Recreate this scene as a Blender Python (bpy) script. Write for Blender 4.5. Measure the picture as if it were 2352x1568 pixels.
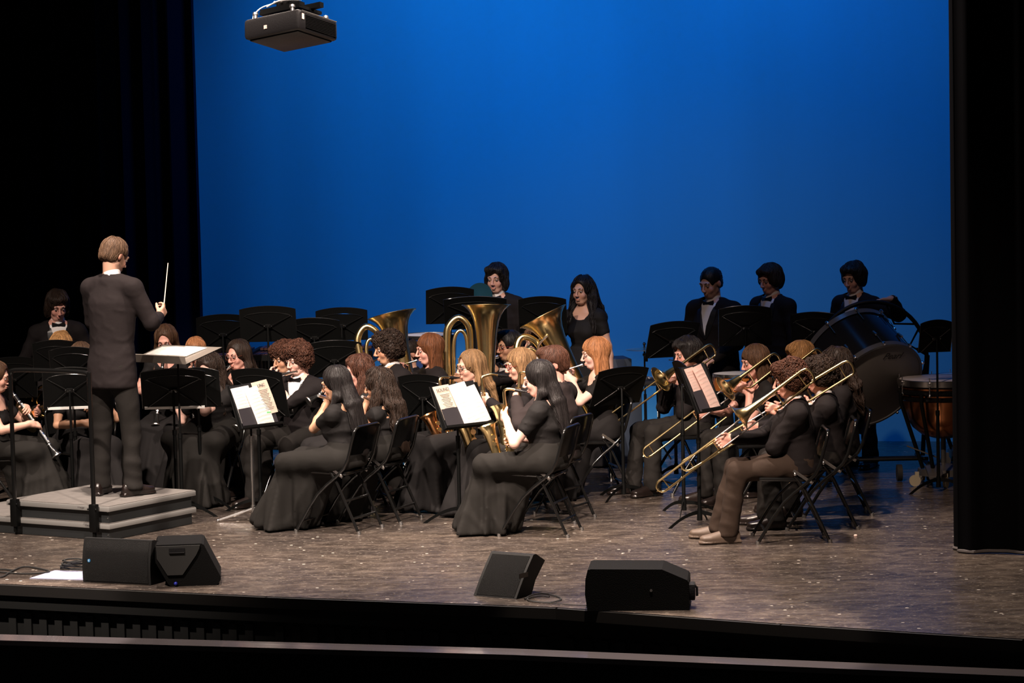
import bpy, bmesh, math, random
import numpy as np
from mathutils import Vector, Matrix
for o in list(bpy.data.objects): bpy.data.objects.remove(o)
SC = bpy.context.scene
COL = SC.collection
# ------------------------------------------------------------------ camera
F = 6500.0; CH = 2.85; TH = math.atan(484/6500); RO = .022
def ray(px, py):
    u = (px-1176)/F; v = (784-py)/F
    c, s = math.cos(RO), math.sin(RO)
    a = u*c+v*s; b = -u*s+v*c
    return Vector((a, math.cos(TH)+b*math.sin(TH), -math.sin(TH)+b*math.cos(TH)))
def onz(px, py, z=0.0):
    d = ray(px, py); t = (z-CH)/d.z
    return Vector((d.x*t, d.y*t, z))
def ondepth(px, py, y):
    d = ray(px, py); t = y/d.y
    return Vector((d.x*t, y, CH+d.z*t))
cam = bpy.data.cameras.new('camera'); camo = bpy.data.objects.new('camera', cam); COL.objects.link(camo)
cam.sensor_width = 36; cam.lens = F/2352*36; cam.clip_end = 200
R_ = Vector((1, 0, 0)); U_ = Vector((0, math.sin(TH), math.cos(TH))); Fw = Vector((0, math.cos(TH), -math.sin(TH)))
rx = R_*math.cos(RO) - U_*math.sin(RO); ux = U_*math.cos(RO) + R_*math.sin(RO)
M = Matrix((rx, ux, -Fw)).transposed().to_4x4(); M.translation = (0, 0, CH)
camo.matrix_world = M
SC.camera = camo
SC.view_settings.view_transform = 'Standard'; SC.view_settings.look = 'None'
SC.view_settings.exposure = 0; SC.view_settings.gamma = 1; SC.view_settings.use_curve_mapping = False
# ------------------------------------------------------------------ light
w = bpy.data.worlds.new('hall'); SC.world = w; w.use_nodes = True
w.node_tree.nodes['Background'].inputs[0].default_value = (.25, .3, .5, 1)
w.node_tree.nodes['Background'].inputs[1].default_value = .004
def spot(name, loc, tgt, power, col, deg, blend, rad):
    l = bpy.data.lights.new(name, 'SPOT'); l.energy = power; l.color = col
    l.spot_size = math.radians(deg); l.spot_blend = blend; l.shadow_soft_size = rad
    o = bpy.data.objects.new(name, l); COL.objects.link(o); o.location = loc
    o.rotation_euler = (Vector(tgt)-Vector(loc)).to_track_quat('-Z', 'Y').to_euler()
    return o
WARM = (1, .82, .70)
spot('front_spot_left', (-5.0, 12.8, 9.5), (-2.2, 20.6, .7), 10000, WARM, 33, .6, .12)
spot('front_spot_middle', (.6, 12.2, 9.5), (-.5, 20.3, .7), 9400, WARM, 31, .7, .12)
spot('front_spot_right', (-1.0, 12.2, 9.2), (1.5, 19.6, .4), 4600, (1, .74, .58), 26, .95, .12)
spot('overhead_spot_left', (-2.6, 19.9, 7.6), (-2.3, 18.0, 0), 3600, WARM, 70, .5, .15)
spot('overhead_spot_middle', (.9, 19.0, 7.6), (1.0, 17.0, 0), 3600, WARM, 70, .5, .15)
spot('apron_downlight', (.7, 15.75, 7.2), (.75, 15.95, 0), 4200, WARM, 20.5, .2, .06)
spot('apron_downlight', (-3.7, 17.0, 7.2), (-3.6, 17.1, 0), 6500, (1, .84, .76), 20.5, .12, .06)
spot('back_row_fill', (.2, 14.5, 9.5), (1.2, 23.0, 1.1), 560, (1, .72, .6), 34, .9, .15)  # added weak fill lamp, lifts the dark faces of the back row
for i, (x, y, z, tx, tz, p, dg, c) in enumerate([(-2.3, 24.6, 7.6, -1.3, 4.9, 150, 62, (.004, .37, 1)), (-.3, 24.2, 7.6, -.4, 4.6, 215, 66, (.004, .40, 1)), (1.6, 23.6, 7.6, 1.2, 4.9, 225, 66, (.004, .38, 1)), (3.2, 23.2, 7.6, 3.0, 3.9, 260, 70, (.004, .33, 1)),
        (-1.2, 22.6, 7.2, -1.0, 1.9, 360, 70, (.02, .29, 1)), (1.6, 22.0, 7.2, 2.0, 1.9, 360, 74, (.02, .29, 1))]):
    spot('cyclorama_wash', (x, y, z), (tx, 26.9-.29*(tx+3), tz), p, c, dg, 1, .4)
# ------------------------------------------------------------------ materials
MATS = {}
def mat(name, col=(.5, .5, .5), rough=.5, metal=0, spec=.5, bump=0, bscale=50, attr=False, var=0, vscale=(8, 8, 8), coat=0, sheen=0, emit=None):
    if name in MATS: return MATS[name]
    m = bpy.data.materials.new(name); m.use_nodes = True; nt = m.node_tree; N = nt.nodes; L = nt.links
    b = N['Principled BSDF']
    b.inputs['Base Color'].default_value = (*col, 1); b.inputs['Roughness'].default_value = rough
    b.inputs['Metallic'].default_value = metal; b.inputs['Specular IOR Level'].default_value = spec
    b.inputs['Coat Weight'].default_value = coat; b.inputs['Sheen Weight'].default_value = sheen
    tc = N.new('ShaderNodeTexCoord')
    src = None
    if attr:
        a = N.new('ShaderNodeAttribute'); a.attribute_name = 'Col'; src = a.outputs['Color']
    if var:
        mp = N.new('ShaderNodeMapping'); mp.inputs['Scale'].default_value = vscale; L.new(tc.outputs['Object'], mp.inputs[0])
        n = N.new('ShaderNodeTexNoise'); n.inputs['Scale'].default_value = 1; n.inputs['Detail'].default_value = 4; L.new(mp.outputs[0], n.inputs[0])
        r = N.new('ShaderNodeMapRange'); r.inputs[1].default_value = .3; r.inputs[2].default_value = .7
        r.inputs[3].default_value = 1-var; r.inputs[4].default_value = 1+var; L.new(n.outputs[0], r.inputs[0])
        mx = N.new('ShaderNodeVectorMath'); mx.operation = 'SCALE'; L.new(r.outputs[0], mx.inputs['Scale'])
        if src: L.new(src, mx.inputs[0])
        else: mx.inputs[0].default_value = col
        src = mx.outputs[0]
    if src: L.new(src, b.inputs['Base Color'])
    if bump:
        n = N.new('ShaderNodeTexNoise'); n.inputs['Scale'].default_value = bscale; n.inputs['Detail'].default_value = 5
        if var:
            L.new(mp.outputs[0], n.inputs[0])
        else: L.new(tc.outputs['Object'], n.inputs[0])
        bp = N.new('ShaderNodeBump'); bp.inputs['Strength'].default_value = bump; bp.inputs['Distance'].default_value = .01
        L.new(n.outputs[0], bp.inputs['Height']); L.new(bp.outputs[0], b.inputs['Normal'])
    if emit:
        b.inputs['Emission Color'].default_value = (*emit, 1); b.inputs['Emission Strength'].default_value = 1
    MATS[name] = m
    return m
SKIN = mat('skin', attr=True, rough=.5, spec=.35, bump=.05, bscale=200)
SUIT = mat('suit_cloth', (.0095, .0075, .008), .85, spec=.15, bump=.35, bscale=14)
SUIT2 = mat('conductor_cloth', (.0145, .0112, .0116), .85, spec=.12, bump=.3, bscale=12)
DRESS = mat('dress_cloth', (.0075, .0065, .0065), .8, spec=.2, bump=.3, bscale=12)
SKIRT = mat('skirt_cloth', (.0115, .0105, .0095), .85, spec=.15, bump=.25, bscale=9)
SKIRT2 = mat('dark_skirt_cloth', (.008, .007, .0072), .85, spec=.2, bump=.25, bscale=9)
TROUS = mat('trouser_cloth', (.011, .0095, .0085), .85, spec=.2, bump=.3, bscale=12)
TROUSB = mat('brown_trouser_cloth', (.026, .016, .011), .85, spec=.2, bump=.3, bscale=12)
CHARC = mat('charcoal_shirt_cloth', (.019, .0135, .0135), .85, spec=.2, bump=.3, bscale=16)
WHITE = mat('white_shirt_cloth', (.72, .69, .68), .8, bump=.15, bscale=30)
SATIN = mat('black_satin', (.008, .008, .009), .35, spec=.5)
LEATH = mat('shoe_leather', (.012, .008, .007), .3, spec=.5, bump=.05, bscale=60)
SUEDE = mat('tan_shoe', (.09, .062, .045), .6)
BRASS = mat('lacquered_brass', (1, .79, .40), .23, 1)
BRASSD = mat('dark_brass', (.55, .34, .12), .18, 1)
ROSE = mat('rose_brass', (.9, .45, .2), .22, 1)
SILVER = mat('silver_plate', (.9, .88, .85), .3, 1)
CHROME = mat('chrome', (.78, .77, .76), .26, 1)
STEEL = mat('dull_steel', (.45, .44, .43), .4, 1)
EBONY = mat('ebony', (.01, .01, .01), .25)
BLKP = mat('black_paint', (.0022, .0024, .0024), .5, spec=.15)
BLKG = mat('black_gloss_paint', (.006, .006, .006), .16, spec=.6)
BLKM = mat('black_matte', (.006, .006, .007), .8, spec=.2, bump=.2, bscale=80)
GREYM = mat('charcoal_plastic', (.011, .011, .011), .6, spec=.25, bump=.06, bscale=160)
PAPER = mat('paper', (.95, .93, .9), .7, spec=.2)
CREAM = mat('cream_paper', (.86, .74, .62), .7, spec=.2)
PINKP = mat('pale_pink_tint', (.72, .52, .46), .7, spec=.2)
INK = mat('ink', (.1, .09, .09), .8)
RUBBER = mat('rubber', (.012, .012, .012), .8)
COPPER = mat('copper', (.62, .24, .10), .22, 1)
CASTER = mat('caster_tyre', (.35, .31, .22), .5)
# ------------------------------------------------------------------ object helpers
def link(name, me, m=None, parent=None):
    o = bpy.data.objects.new(name, me); COL.objects.link(o)
    if m is not None:
        me.materials.append(m)
    if parent is not None: o.parent = parent
    return o
def tag(o, label=None, cat=None, group=None, kind=None):
    if label: o['label'] = label
    if cat: o['category'] = cat
    if group: o['group'] = group
    if kind: o['kind'] = kind
    return o
def thing(name, label, cat, mtx=None, group=None):
    o = bpy.data.objects.new(name, None); COL.objects.link(o); o.empty_display_size = .1
    if mtx is not None: o.matrix_world = mtx
    return tag(o, label, cat, group)
def mtx(loc, rz=0.0):
    return Matrix.Translation(Vector(loc)) @ Matrix.Rotation(rz, 4, 'Z')
def copy_tree(o, parent=None):
    c = o.copy(); COL.objects.link(c)
    if parent is not None: c.parent = parent
    for ch in [x for x in KIDS.get(o.name, [])]: copy_tree(ch, c)
    return c
KIDS = {}
class MB:
    """collects shapes into one mesh"""
    def __init__(s): s.b = bmesh.new()
    def box(s, c, size, rot=None, bev=0):
        r = bmesh.ops.create_cube(s.b, size=1)
        vs = r['verts']; S = Matrix.Diagonal((*size, 1)); T = Matrix.Translation(Vector(c))
        Rm = rot.to_4x4() if rot is not None else Matrix.Identity(4)
        bmesh.ops.transform(s.b, matrix=T@Rm@S, verts=vs)
        if bev:
            es = list({e for v in vs for e in v.link_edges})
            bmesh.ops.bevel(s.b, geom=es, offset=bev, segments=2, affect='EDGES', profile=.5)
        return s
    def tube(s, pts, r, n=8, caps=True, smooth=0, closed=False):
        pts = [Vector(p) for p in pts]
        if not isinstance(r, (list, tuple)): r = [r]*len(pts)
        if smooth:
            P2 = []; R2 = []
            m = len(pts); rng = range(m if closed else m-1)
            for i in rng:
                p0 = pts[(i-1) % m] if closed else pts[max(i-1, 0)]; p1 = pts[i]; p2 = pts[(i+1) % m]; p3 = pts[(i+2) % m] if closed else pts[min(i+2, m-1)]
                for j in range(smooth):
                    t = j/smooth
                    P2.append(.5*((2*p1)+(-p0+p2)*t+(2*p0-5*p1+4*p2-p3)*t*t+(-p0+3*p1-3*p2+p3)*t**3)); R2.append(r[i]*(1-t)+r[(i+1) % m]*t)
            if not closed: P2.append(pts[-1]); R2.append(r[-1])
            pts, r = P2, R2
        m = len(pts); rings = []; nrm = None
        for i, p in enumerate(pts):
            if closed: t = pts[(i+1) % m]-pts[(i-1) % m]
            else: t = pts[min(i+1, m-1)]-pts[max(i-1, 0)]
            t = t.normalized() if t.length > 1e-9 else Vector((0, 0, 1))
            if nrm is None:
                nrm = t.orthogonal().normalized()
            nrm = (nrm - t*nrm.dot(t))
            nrm = nrm.normalized() if nrm.length > 1e-6 else t.orthogonal().normalized()
            bn = t.cross(nrm)
            rings.append([s.b.verts.new(p+(nrm*math.cos(2*math.pi*k/n)+bn*math.sin(2*math.pi*k/n))*r[i]) for k in range(n)])
        for i in range(m if closed else m-1):
            a, b = rings[i], rings[(i+1) % m]
            for k in range(n): s.b.faces.new((a[k], a[(k+1) % n], b[(k+1) % n], b[k]))
        if caps and not closed:
            s.b.faces.new(rings[0][::-1]); s.b.faces.new(rings[-1])
        return s
    def lathe(s, prof, n=32, o=(0, 0, 0), ax=(0, 0, 1), caps=False):
        o = Vector(o); ax = Vector(ax).normalized(); u = ax.orthogonal().normalized(); v = ax.cross(u)
        rings = [[s.b.verts.new(o+ax*h+(u*math.cos(2*math.pi*k/n)+v*math.sin(2*math.pi*k/n))*max(r, 1e-4)) for k in range(n)] for h, r in prof]
        for a, b in zip(rings, rings[1:]):
            for k in range(n): s.b.faces.new((a[k], a[(k+1) % n], b[(k+1) % n], b[k]))
        if caps: s.b.faces.new(rings[0][::-1]); s.b.faces.new(rings[-1])
        return s
    def ball(s, c, r, n=12):
        if not isinstance(r, (tuple, list)): r = (r, r, r)
        bmesh.ops.create_uvsphere(s.b, u_segments=n, v_segments=max(6, n//2+2), radius=1, matrix=Matrix.Translation(Vector(c))@Matrix.Diagonal((*r, 1)))
        return s
    def poly(s, pts, th, nrm):
        nrm = Vector(nrm)*th; a = [s.b.verts.new(Vector(p)) for p in pts]; b = [s.b.verts.new(Vector(p)+nrm) for p in pts]
        n = len(a); s.b.faces.new(a); s.b.faces.new(b[::-1])
        for k in range(n): s.b.faces.new((a[k], b[k], b[(k+1) % n], a[(k+1) % n]))
        return s
    def grid(s, f, nu, nv):
        g = [[s.b.verts.new(f(i/nu, j/nv)) for j in range(nv+1)] for i in range(nu+1)]
        for i in range(nu):
            for j in range(nv): s.b.faces.new((g[i][j], g[i+1][j], g[i+1][j+1], g[i][j+1]))
        return s
    def done(s, name, m, parent=None, smooth=True, angle=40):
        bmesh.ops.recalc_face_normals(s.b, faces=s.b.faces)
        me = bpy.data.meshes.new(name)
        if smooth:
            for f in s.b.faces: f.smooth = True
            for e in s.b.edges:
                if len(e.link_faces) == 2 and e.calc_face_angle(0) > math.radians(angle): e.smooth = False
        s.b.to_mesh(me); s.b.free()
        o = link(name, me, m, parent)
        if parent is not None: KIDS.setdefault(parent.name, []).append(o)
        return o
# ------------------------------------------------------------------ distance-field modelling
A = lambda *v: np.array(v, dtype=np.float64)
def nz(v): v = np.asarray(v, float); return v/np.linalg.norm(v)
def cap(a, b, ra, rb=None):
    a = np.asarray(a, float); b = np.asarray(b, float); rb = ra if rb is None else rb; ba = b-a; L2 = max(ba@ba, 1e-9); m = max(ra, rb)
    def f(X, Y, Z):
        px, py, pz = X-a[0], Y-a[1], Z-a[2]
        t = np.clip((px*ba[0]+py*ba[1]+pz*ba[2])/L2, 0, 1)
        return np.sqrt((px-t*ba[0])**2+(py-t*ba[1])**2+(pz-t*ba[2])**2)-(ra+(rb-ra)*t)
    return f, np.minimum(a, b)-m, np.maximum(a, b)+m
def ell(c, r, R=None):
    c = np.asarray(c, float); r = np.asarray(r, float); R = np.eye(3) if R is None else R; m = r.max()
    def f(X, Y, Z):
        x, y, z = X-c[0], Y-c[1], Z-c[2]
        q = [x*R[0, i]+y*R[1, i]+z*R[2, i] for i in range(3)]
        k0 = np.sqrt((q[0]/r[0])**2+(q[1]/r[1])**2+(q[2]/r[2])**2); k1 = np.sqrt((q[0]/r[0]**2)**2+(q[1]/r[1]**2)**2+(q[2]/r[2]**2)**2)
        return k0*(k0-1)/np.maximum(k1, 1e-6)
    return f, c-m, c+m
def loft(a, b, ts, ru, rv, U, off=None, p=2.0):
    a = np.asarray(a, float); b = np.asarray(b, float); L = np.linalg.norm(b-a); W = (b-a)/L; U = nz(np.asarray(U, float)-W*(U@W)); V = np.cross(W, U)
    m = max(max(ru), max(rv)); 
    def f(X, Y, Z):
        x, y, z = X-a[0], Y-a[1], Z-a[2]
        s = (x*W[0]+y*W[1]+z*W[2])/L; u = x*U[0]+y*U[1]+z*U[2]; v = x*V[0]+y*V[1]+z*V[2]
        A1 = np.interp(s, ts, ru); B1 = np.interp(s, ts, rv)
        if off is not None: v = v-np.interp(s, ts, off)
        q = (np.abs(u/A1)**p+np.abs(v/B1)**p)**(1/p)
        d = (q-1)*np.minimum(A1, B1)
        e = np.maximum(-s, s-1)*L
        return np.maximum(d, e)+np.where((d > -.02) & (e > -.02), .25*np.maximum(0, .02+np.minimum(d, e)), 0)
    return f, np.minimum(a, b)-m-.03, np.maximum(a, b)+m+.03
def rbox(c, h, r, R=None):
    c = np.asarray(c, float); h = np.asarray(h, float); R = np.eye(3) if R is None else R; m = np.linalg.norm(h)
    def f(X, Y, Z):
        x, y, z = X-c[0], Y-c[1], Z-c[2]
        q = [np.abs(x*R[0, i]+y*R[1, i]+z*R[2, i])-h[i]+r for i in range(3)]
        return np.sqrt(sum(np.maximum(k, 0)**2 for k in q))+np.minimum(np.maximum(np.maximum(q[0], q[1]), q[2]), 0)-r
    return f, c-m, c+m
class Vol:
    def __init__(s, lo, hi, h):
        lo = np.asarray(lo, float); hi = np.asarray(hi, float)
        s.h = h; s.n = np.ceil((hi-lo)/h).astype(int)+1; s.lo = lo; s.D = np.full(s.n, .3, np.float32)
        s.ax = [(lo[i]+np.arange(s.n[i])*h).astype(np.float32) for i in range(3)]
    def _sl(s, lo, hi, m):
        a = np.clip(np.floor((lo-m-s.lo)/s.h).astype(int), 0, s.n); b = np.clip(np.ceil((hi+m-s.lo)/s.h).astype(int)+1, 0, s.n)
        if (b <= a).any(): return None
        sl = tuple(slice(a[i], b[i]) for i in range(3))
        X = s.ax[0][sl[0]][:, None, None]; Y = s.ax[1][sl[1]][None, :, None]; Z = s.ax[2][sl[2]][None, None, :]
        return sl, X, Y, Z
    def add(s, pr, k=.01):
        r = s._sl(pr[1], pr[2], k+2.5*s.h)
        if r is None: return s
        sl, X, Y, Z = r; d = pr[0](X, Y, Z).astype(np.float32); D = s.D[sl]
        h = np.maximum(k-np.abs(D-d), 0)/max(k, 1e-6); s.D[sl] = np.minimum(D, d)-h*h*k*.25
        return s
    def cut(s, pr, k=.006):
        r = s._sl(pr[1], pr[2], k+2.5*s.h)
        if r is None: return s
        sl, X, Y, Z = r; d = -pr[0](X, Y, Z).astype(np.float32); D = s.D[sl]
        h = np.maximum(k-np.abs(D-d), 0)/max(k, 1e-6); s.D[sl] = np.maximum(D, d)+h*h*k*.25
        return s
    def fn(s, g, op='add'):
        X = s.ax[0][:, None, None]; Y = s.ax[1][None, :, None]; Z = s.ax[2][None, None, :]
        d = g(X, Y, Z)
        if op == 'add': s.D = s.D+d.astype(np.float32)
        elif op == 'max': s.D = np.maximum(s.D, d.astype(np.float32))
        return s
    def nets(s, relax=0):
        D = s.D
        for i in range(3):
            a = [slice(None)]*3; a[i] = 0; D[tuple(a)] = .3; a[i] = -1; D[tuple(a)] = .3
        S = D < 0
        any_ = np.zeros(np.array(S.shape)-1, bool); all_ = np.ones_like(any_)
        for i in (0, 1):
            for j in (0, 1):
                for k in (0, 1):
                    q = S[i:S.shape[0]-1+i, j:S.shape[1]-1+j, k:S.shape[2]-1+k]; any_ |= q; all_ &= q
        act = any_ & ~all_; idx = np.argwhere(act); ids = -np.ones(act.shape, np.int32); ids[act] = np.arange(len(idx))
        acc = np.zeros((len(idx), 3)); cnt = np.zeros(len(idx))
        C = [(i, j, k) for i in (0, 1) for j in (0, 1) for k in (0, 1)]
        v = {c: D[idx[:, 0]+c[0], idx[:, 1]+c[1], idx[:, 2]+c[2]] for c in C}
        for c in C:
            for d in range(3):
                if c[d] == 0:
                    e = list(c); e[d] = 1; e = tuple(e); da, db = v[c], v[e]; cr = (da < 0) != (db < 0)
                    t = np.where(cr, da/np.where(cr, da-db, 1), 0)
                    p = np.tile(np.array(c, float), (len(idx), 1)); p[:, d] += t
                    acc += p*cr[:, None]; cnt += cr
        V = (idx+acc/np.maximum(cnt, 1)[:, None])*s.h+s.lo
        faces = []
        for d in range(3):
            a, b = (d+1) % 3, (d+2) % 3
            s0 = [slice(1, -1)]*3; s1 = [slice(1, -1)]*3; s0[d] = slice(0, -1); s1[d] = slice(1, None)
            S0 = S[tuple(s0)]; S1 = S[tuple(s1)]; df = np.argwhere(S0 != S1)
            if len(df) == 0: continue
            ins = S0[df[:, 0], df[:, 1], df[:, 2]]
            def cell(oa, ob):
                q = df.copy(); q[:, a] += oa; q[:, b] += ob; return ids[q[:, 0], q[:, 1], q[:, 2]]
            Q = np.stack([cell(0, 0), cell(1, 0), cell(1, 1), cell(0, 1)], 1)
            Q[~ins] = Q[~ins][:, ::-1]; faces.append(Q)
        Fq = np.concatenate(faces) if faces else np.zeros((0, 4), np.int32)
        for _ in range(relax):
            s2 = np.zeros_like(V); c2 = np.zeros(len(V))
            for i in range(4):
                for j in (1, 3):
                    np.add.at(s2, Fq[:, i], V[Fq[:, (i+j) % 4]]); np.add.at(c2, Fq[:, i], 1)
            V = V*.5+.5*s2/np.maximum(c2, 1)[:, None]
        return V, Fq
def qmesh(name, V, Fq, m, parent=None, col=None):
    me = bpy.data.meshes.new(name)
    me.vertices.add(len(V)); me.vertices.foreach_set('co', V.astype(np.float32).ravel())
    me.loops.add(Fq.size); me.loops.foreach_set('vertex_index', Fq.astype(np.int32).ravel())
    me.polygons.add(len(Fq)); me.polygons.foreach_set('loop_start', np.arange(0, Fq.size, 4, dtype=np.int32))
    me.polygons.foreach_set('use_smooth', np.ones(len(Fq), bool))
    if col is not None:
        at = me.attributes.new('Col', 'FLOAT_COLOR', 'POINT'); c4 = np.ones((len(V), 4), np.float32); c4[:, :3] = col
        at.data.foreach_set('color', c4.ravel())
    me.update(); me.validate()
    o = link(name, me, m, parent)
    if parent is not None: KIDS.setdefault(parent.name, []).append(o)
    return o
def wob(X, Y, Z, f, seed, n=5):
    r = np.random.RandomState(seed); o = 0
    for i in range(n):
        k = r.normal(size=3); k = k/np.linalg.norm(k)*f*(.6+.8*r.rand()); o = o+np.sin(X*k[0]+Y*k[1]+Z*k[2]+r.rand()*6.28)
    return o/n
# ------------------------------------------------------------------ people
def rotm(ax, deg):
    return np.array(Matrix.Rotation(math.radians(deg), 3, ax))
def hairmat(name, col, gloss=.42):
    return mat('hair_'+name, col, gloss, spec=.22, bump=.3, bscale=1, var=.25, vscale=(110, 110, 9), attr=True)
HAIR = {'black': ((.012, .010, .010), 0.45), 'darkbrown': ((.022, .013, .009), 0.54), 'brown': ((.06, .030, .016), 0.57), 'auburn': ((.10, .036, .014), 0.57),
        'blond': ((.34, .18, .07), 0.57), 'strawberry': ((.30, .13, .055), 0.54), 'lightbrown': ((.095, .055, .033), 0.57), 'redbrown': ((.055, .022, .013), 0.57), 'goldbrown': ((.20, .115, .055), 0.62)}
TONE = {'fair': (.62, .36, .275), 'pale': (.68, .42, .345), 'tan': (.48, .265, .165), 'olive': (.42, .24, .16), 'mid': (.54, .31, .22), 'rosy': (.60, .315, .25)}
def ik(S, W, l1, l2, pole):
    d = W-S; L = np.linalg.norm(d); mx = (l1+l2)*.995
    if L > mx: W = S+d/L*mx; d = W-S; L = mx
    u = d/L; a = (l1*l1-l2*l2+L*L)/(2*L); h = math.sqrt(max(l1*l1-a*a, 0)); p = np.asarray(pole, float); p = p-u*(p@u); p = nz(p)
    return S+u*a+p*h, W
def person(px, py, zh, face, mode='sit', lean=3, hyaw=0, hpitch=8, hroll=0, outfit='tux', hair='short', hc='brown', tone='fair', hands=None, inst=None, ip=None,
           label='', S=.97, sex='m', hlen=.42, glasses=None, res=.0068, lay=0, twist=0, skirt=None, bulk=1.0, beard=False, kn=(0, 0), seed=0, group=None, hs=1.04, yd=None, sk=(0, 0)):
    hands = hands or {}; ip = ip or {}; seed = abs(seed)+abs(int(px)) % 97
    zp = .525 if mode == 'sit' else .93*S
    lay_ = math.radians(lean)
    T = A(0, math.sin(lay_), math.cos(lay_)); Nn = A(0, math.cos(lay_), -math.sin(lay_)); X_ = A(1, 0, 0)
    Pv = A(0, 0, zp)
    Z0 = 0
    if yd:
        fo_ = .02+.2*math.sin(lay_)*(2 if mode == 'sit' else 3)+.018*hpitch/20
        zh = ondepth(px, py, yd+fo_*math.sin(math.radians(face))).z
    if mode == 'stand' and ip.get('floor'): Z0 = ip['floor']
    zh_l = zh-Z0
    Lh = (zh_l-zp)/math.cos(lay_); Ln = Lh-.150*S*hs; Ls = Lh-.205*S
    Nb = Pv+T*Ln; Hc = Pv+T*Lh+A(0, .015+.018*hpitch/20, 0)
    Rh = rotm('Z', hyaw)@rotm('X', -hpitch)@rotm('Y', hroll)
    G = S*hs
    hp = lambda x, y, z: Hc+Rh@(A(x, y, z)*G)
    fa = math.radians(face); rz = fa-math.pi/2
    cf, sf = math.cos(rz), math.sin(rz)
    hw = onz(px, py, zh) if not yd else ondepth(px, py, yd+Hc[0]*sf+Hc[1]*cf)
    root = Vector((hw.x-(Hc[0]*cf-Hc[1]*sf), hw.y-(Hc[0]*sf+Hc[1]*cf), Z0))
    Mw = mtx(root, rz)
    P = thing('person', label, 'person', Mw, group)
    # instrument first: gives the hand targets
    mouth = hp(0, .108, -.068)
    hold = {}
    if inst: hold = INST[inst](Mw, mouth, Hc, Rh, S, ip, (px, py))
    hold.update(hands)
    fem = sex == 'f'
    sw = (.150 if fem else .178)*S*bulk
    Sh = {1: Pv+T*(Ls-.022)+X_*sw, -1: Pv+T*(Ls-.022)-X_*sw}
    arms = {}
    for sd, key in ((1, 'R'), (-1, 'L')):
        default = dict(W=A(sd*.10, .28, zp+.10) if mode == 'sit' else A(sd*.27, .06, zp-.10), d=A(-sd*.4, .9, -.15) if mode == 'sit' else A(0, .1, -1), n=A(0, 0, -1) if mode == 'sit' else A(-sd, 0, 0), curl=28)
        h = hold.get(key) or default
        d = nz(h['d']); pn = np.asarray(h['n'], float); pn = nz(pn-d*(pn@d))
        pole = h.get('pole', A(sd*.55, -.15, -1))
        El, W = ik(Sh[sd], np.asarray(h['W'], float), .275*S, .25*S, pole)
        arms[sd] = (Sh[sd], El, W, d, pn, h.get('curl', 35))
    # ---------- body
    allp = [Hc+A(.14, .16, .16), Hc-A(.14, .16, .16), Pv-A(.22, .16, .10), Pv+A(.22, .2, 0)]
    for sd in arms:
        s_, e_, w_, d_, _, _ = arms[sd]
        allp += [e_+.09, e_-.09, w_+d_*.2+.06, w_+d_*.2-.06, w_-.06, w_+.06]
    allp = np.array(allp); V = Vol(allp.min(0)-.02, allp.max(0)+.02, res)
    b = .80*(bulk if bulk > 1 else 1)
    V.add(loft(Pv-T*.04, Nb+T*.01, [0, .25, .45, .75, .92, 1], [.15*S*b/.8*.8, .135*S*b/.8*.86, .13*S, .145*S, .12*S, .06*S], [.10*S, .095*S, .10*S, .105*S, .075*S, .055*S], X_), .02)
    for sd in (1, -1):
        s_, e_, w_, d_, pn, curl = arms[sd]
        V.add(cap(Pv+T*(Ls+.02)+X_*sd*.05*S, s_+T*-.005, .055*S, .052*S), .04)
        ua = (.041 if fem else .047)*S
        V.add(cap(s_, s_*.45+e_*.55, ua*1.12, ua), .03); V.add(cap(s_*.45+e_*.55, e_, ua, ua*.80), .02)
        V.add(cap(e_, e_*.65+w_*.35, ua*.84, ua*.86), .015); V.add(cap(e_*.65+w_*.35, w_, ua*.86, .025*S), .02)
        V.add(cap(Pv+X_*sd*.08*S, Pv+X_*sd*.10+A(0, .1, -.01) if mode == 'sit' else Pv+X_*sd*.09-A(0, 0, .08), .07*S, .07*S), .04)
        th = np.cross(d_, pn)*sd
        V.add(rbox(w_+d_*.045*S, (.038*S, .045*S, .0135*S), .013*S, np.stack([th, d_, pn], 1)), .016)
        V.add(ell(w_+d_*.035*S+th*.018*S+pn*.008, (.019*S, .03*S, .015*S), np.stack([th, d_, pn], 1)), .012)
        V.add(cap(w_-d_*.02*S, w_+d_*.02*S, .025*S, .026*S), .015)
        for q, (o_, ln, ra) in enumerate(((.029, .070, .0086), (.010, .080, .009), (-.010, .074, .0086), (-.028, .058, .0077))):
            r0 = w_+d_*.086*S+th*o_*S; a_ = math.radians(curl*(.75+.1*q)); di = d_
            spread = th*(o_*1.6)
            for g, (f_, k_) in enumerate(((.45, .006), (.31, .003), (.24, .003))):
                ang = a_*(.7+g*.75)
                di = nz(d_*math.cos(ang)+pn*math.sin(ang)+spread*(g == 0))
                r1 = r0+di*ln*f_*S; V.add(cap(r0, r1, ra*S*(1-.08*g), ra*S*(.92-.08*g)), k_); r0 = r1
        r0 = w_+d_*.022*S+th*.030*S
        c2 = math.radians(min(curl, 50)*.8)
        d1 = nz(d_*.62+th*.72*math.cos(c2)+pn*(.25+.5*math.sin(c2))); r1 = r0+d1*.042*S
        V.add(cap(r0, r1, .0135*S, .011*S), .01)
        d2 = nz(d_*.85+th*.2*math.cos(c2)+pn*(.25+.5*math.sin(c2))); r2 = r1+d2*.033*S
        V.add(cap(r1, r2, .0105*S, .009*S), .004)
    nr = .047 if fem else .056
    V.add(cap(Nb-T*.03, hp(0, -.018, -.055), nr*G*1.08, nr*G*.98), .025)
    V.add(ell(hp(0, -.018, .028), A(.073, .094, .086)*G, Rh), .02)
    V.add(ell(hp(0, .028, -.028), A(.058, .058, .082)*G, Rh), .02)
    jw = 1.0 if not fem else .9
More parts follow.
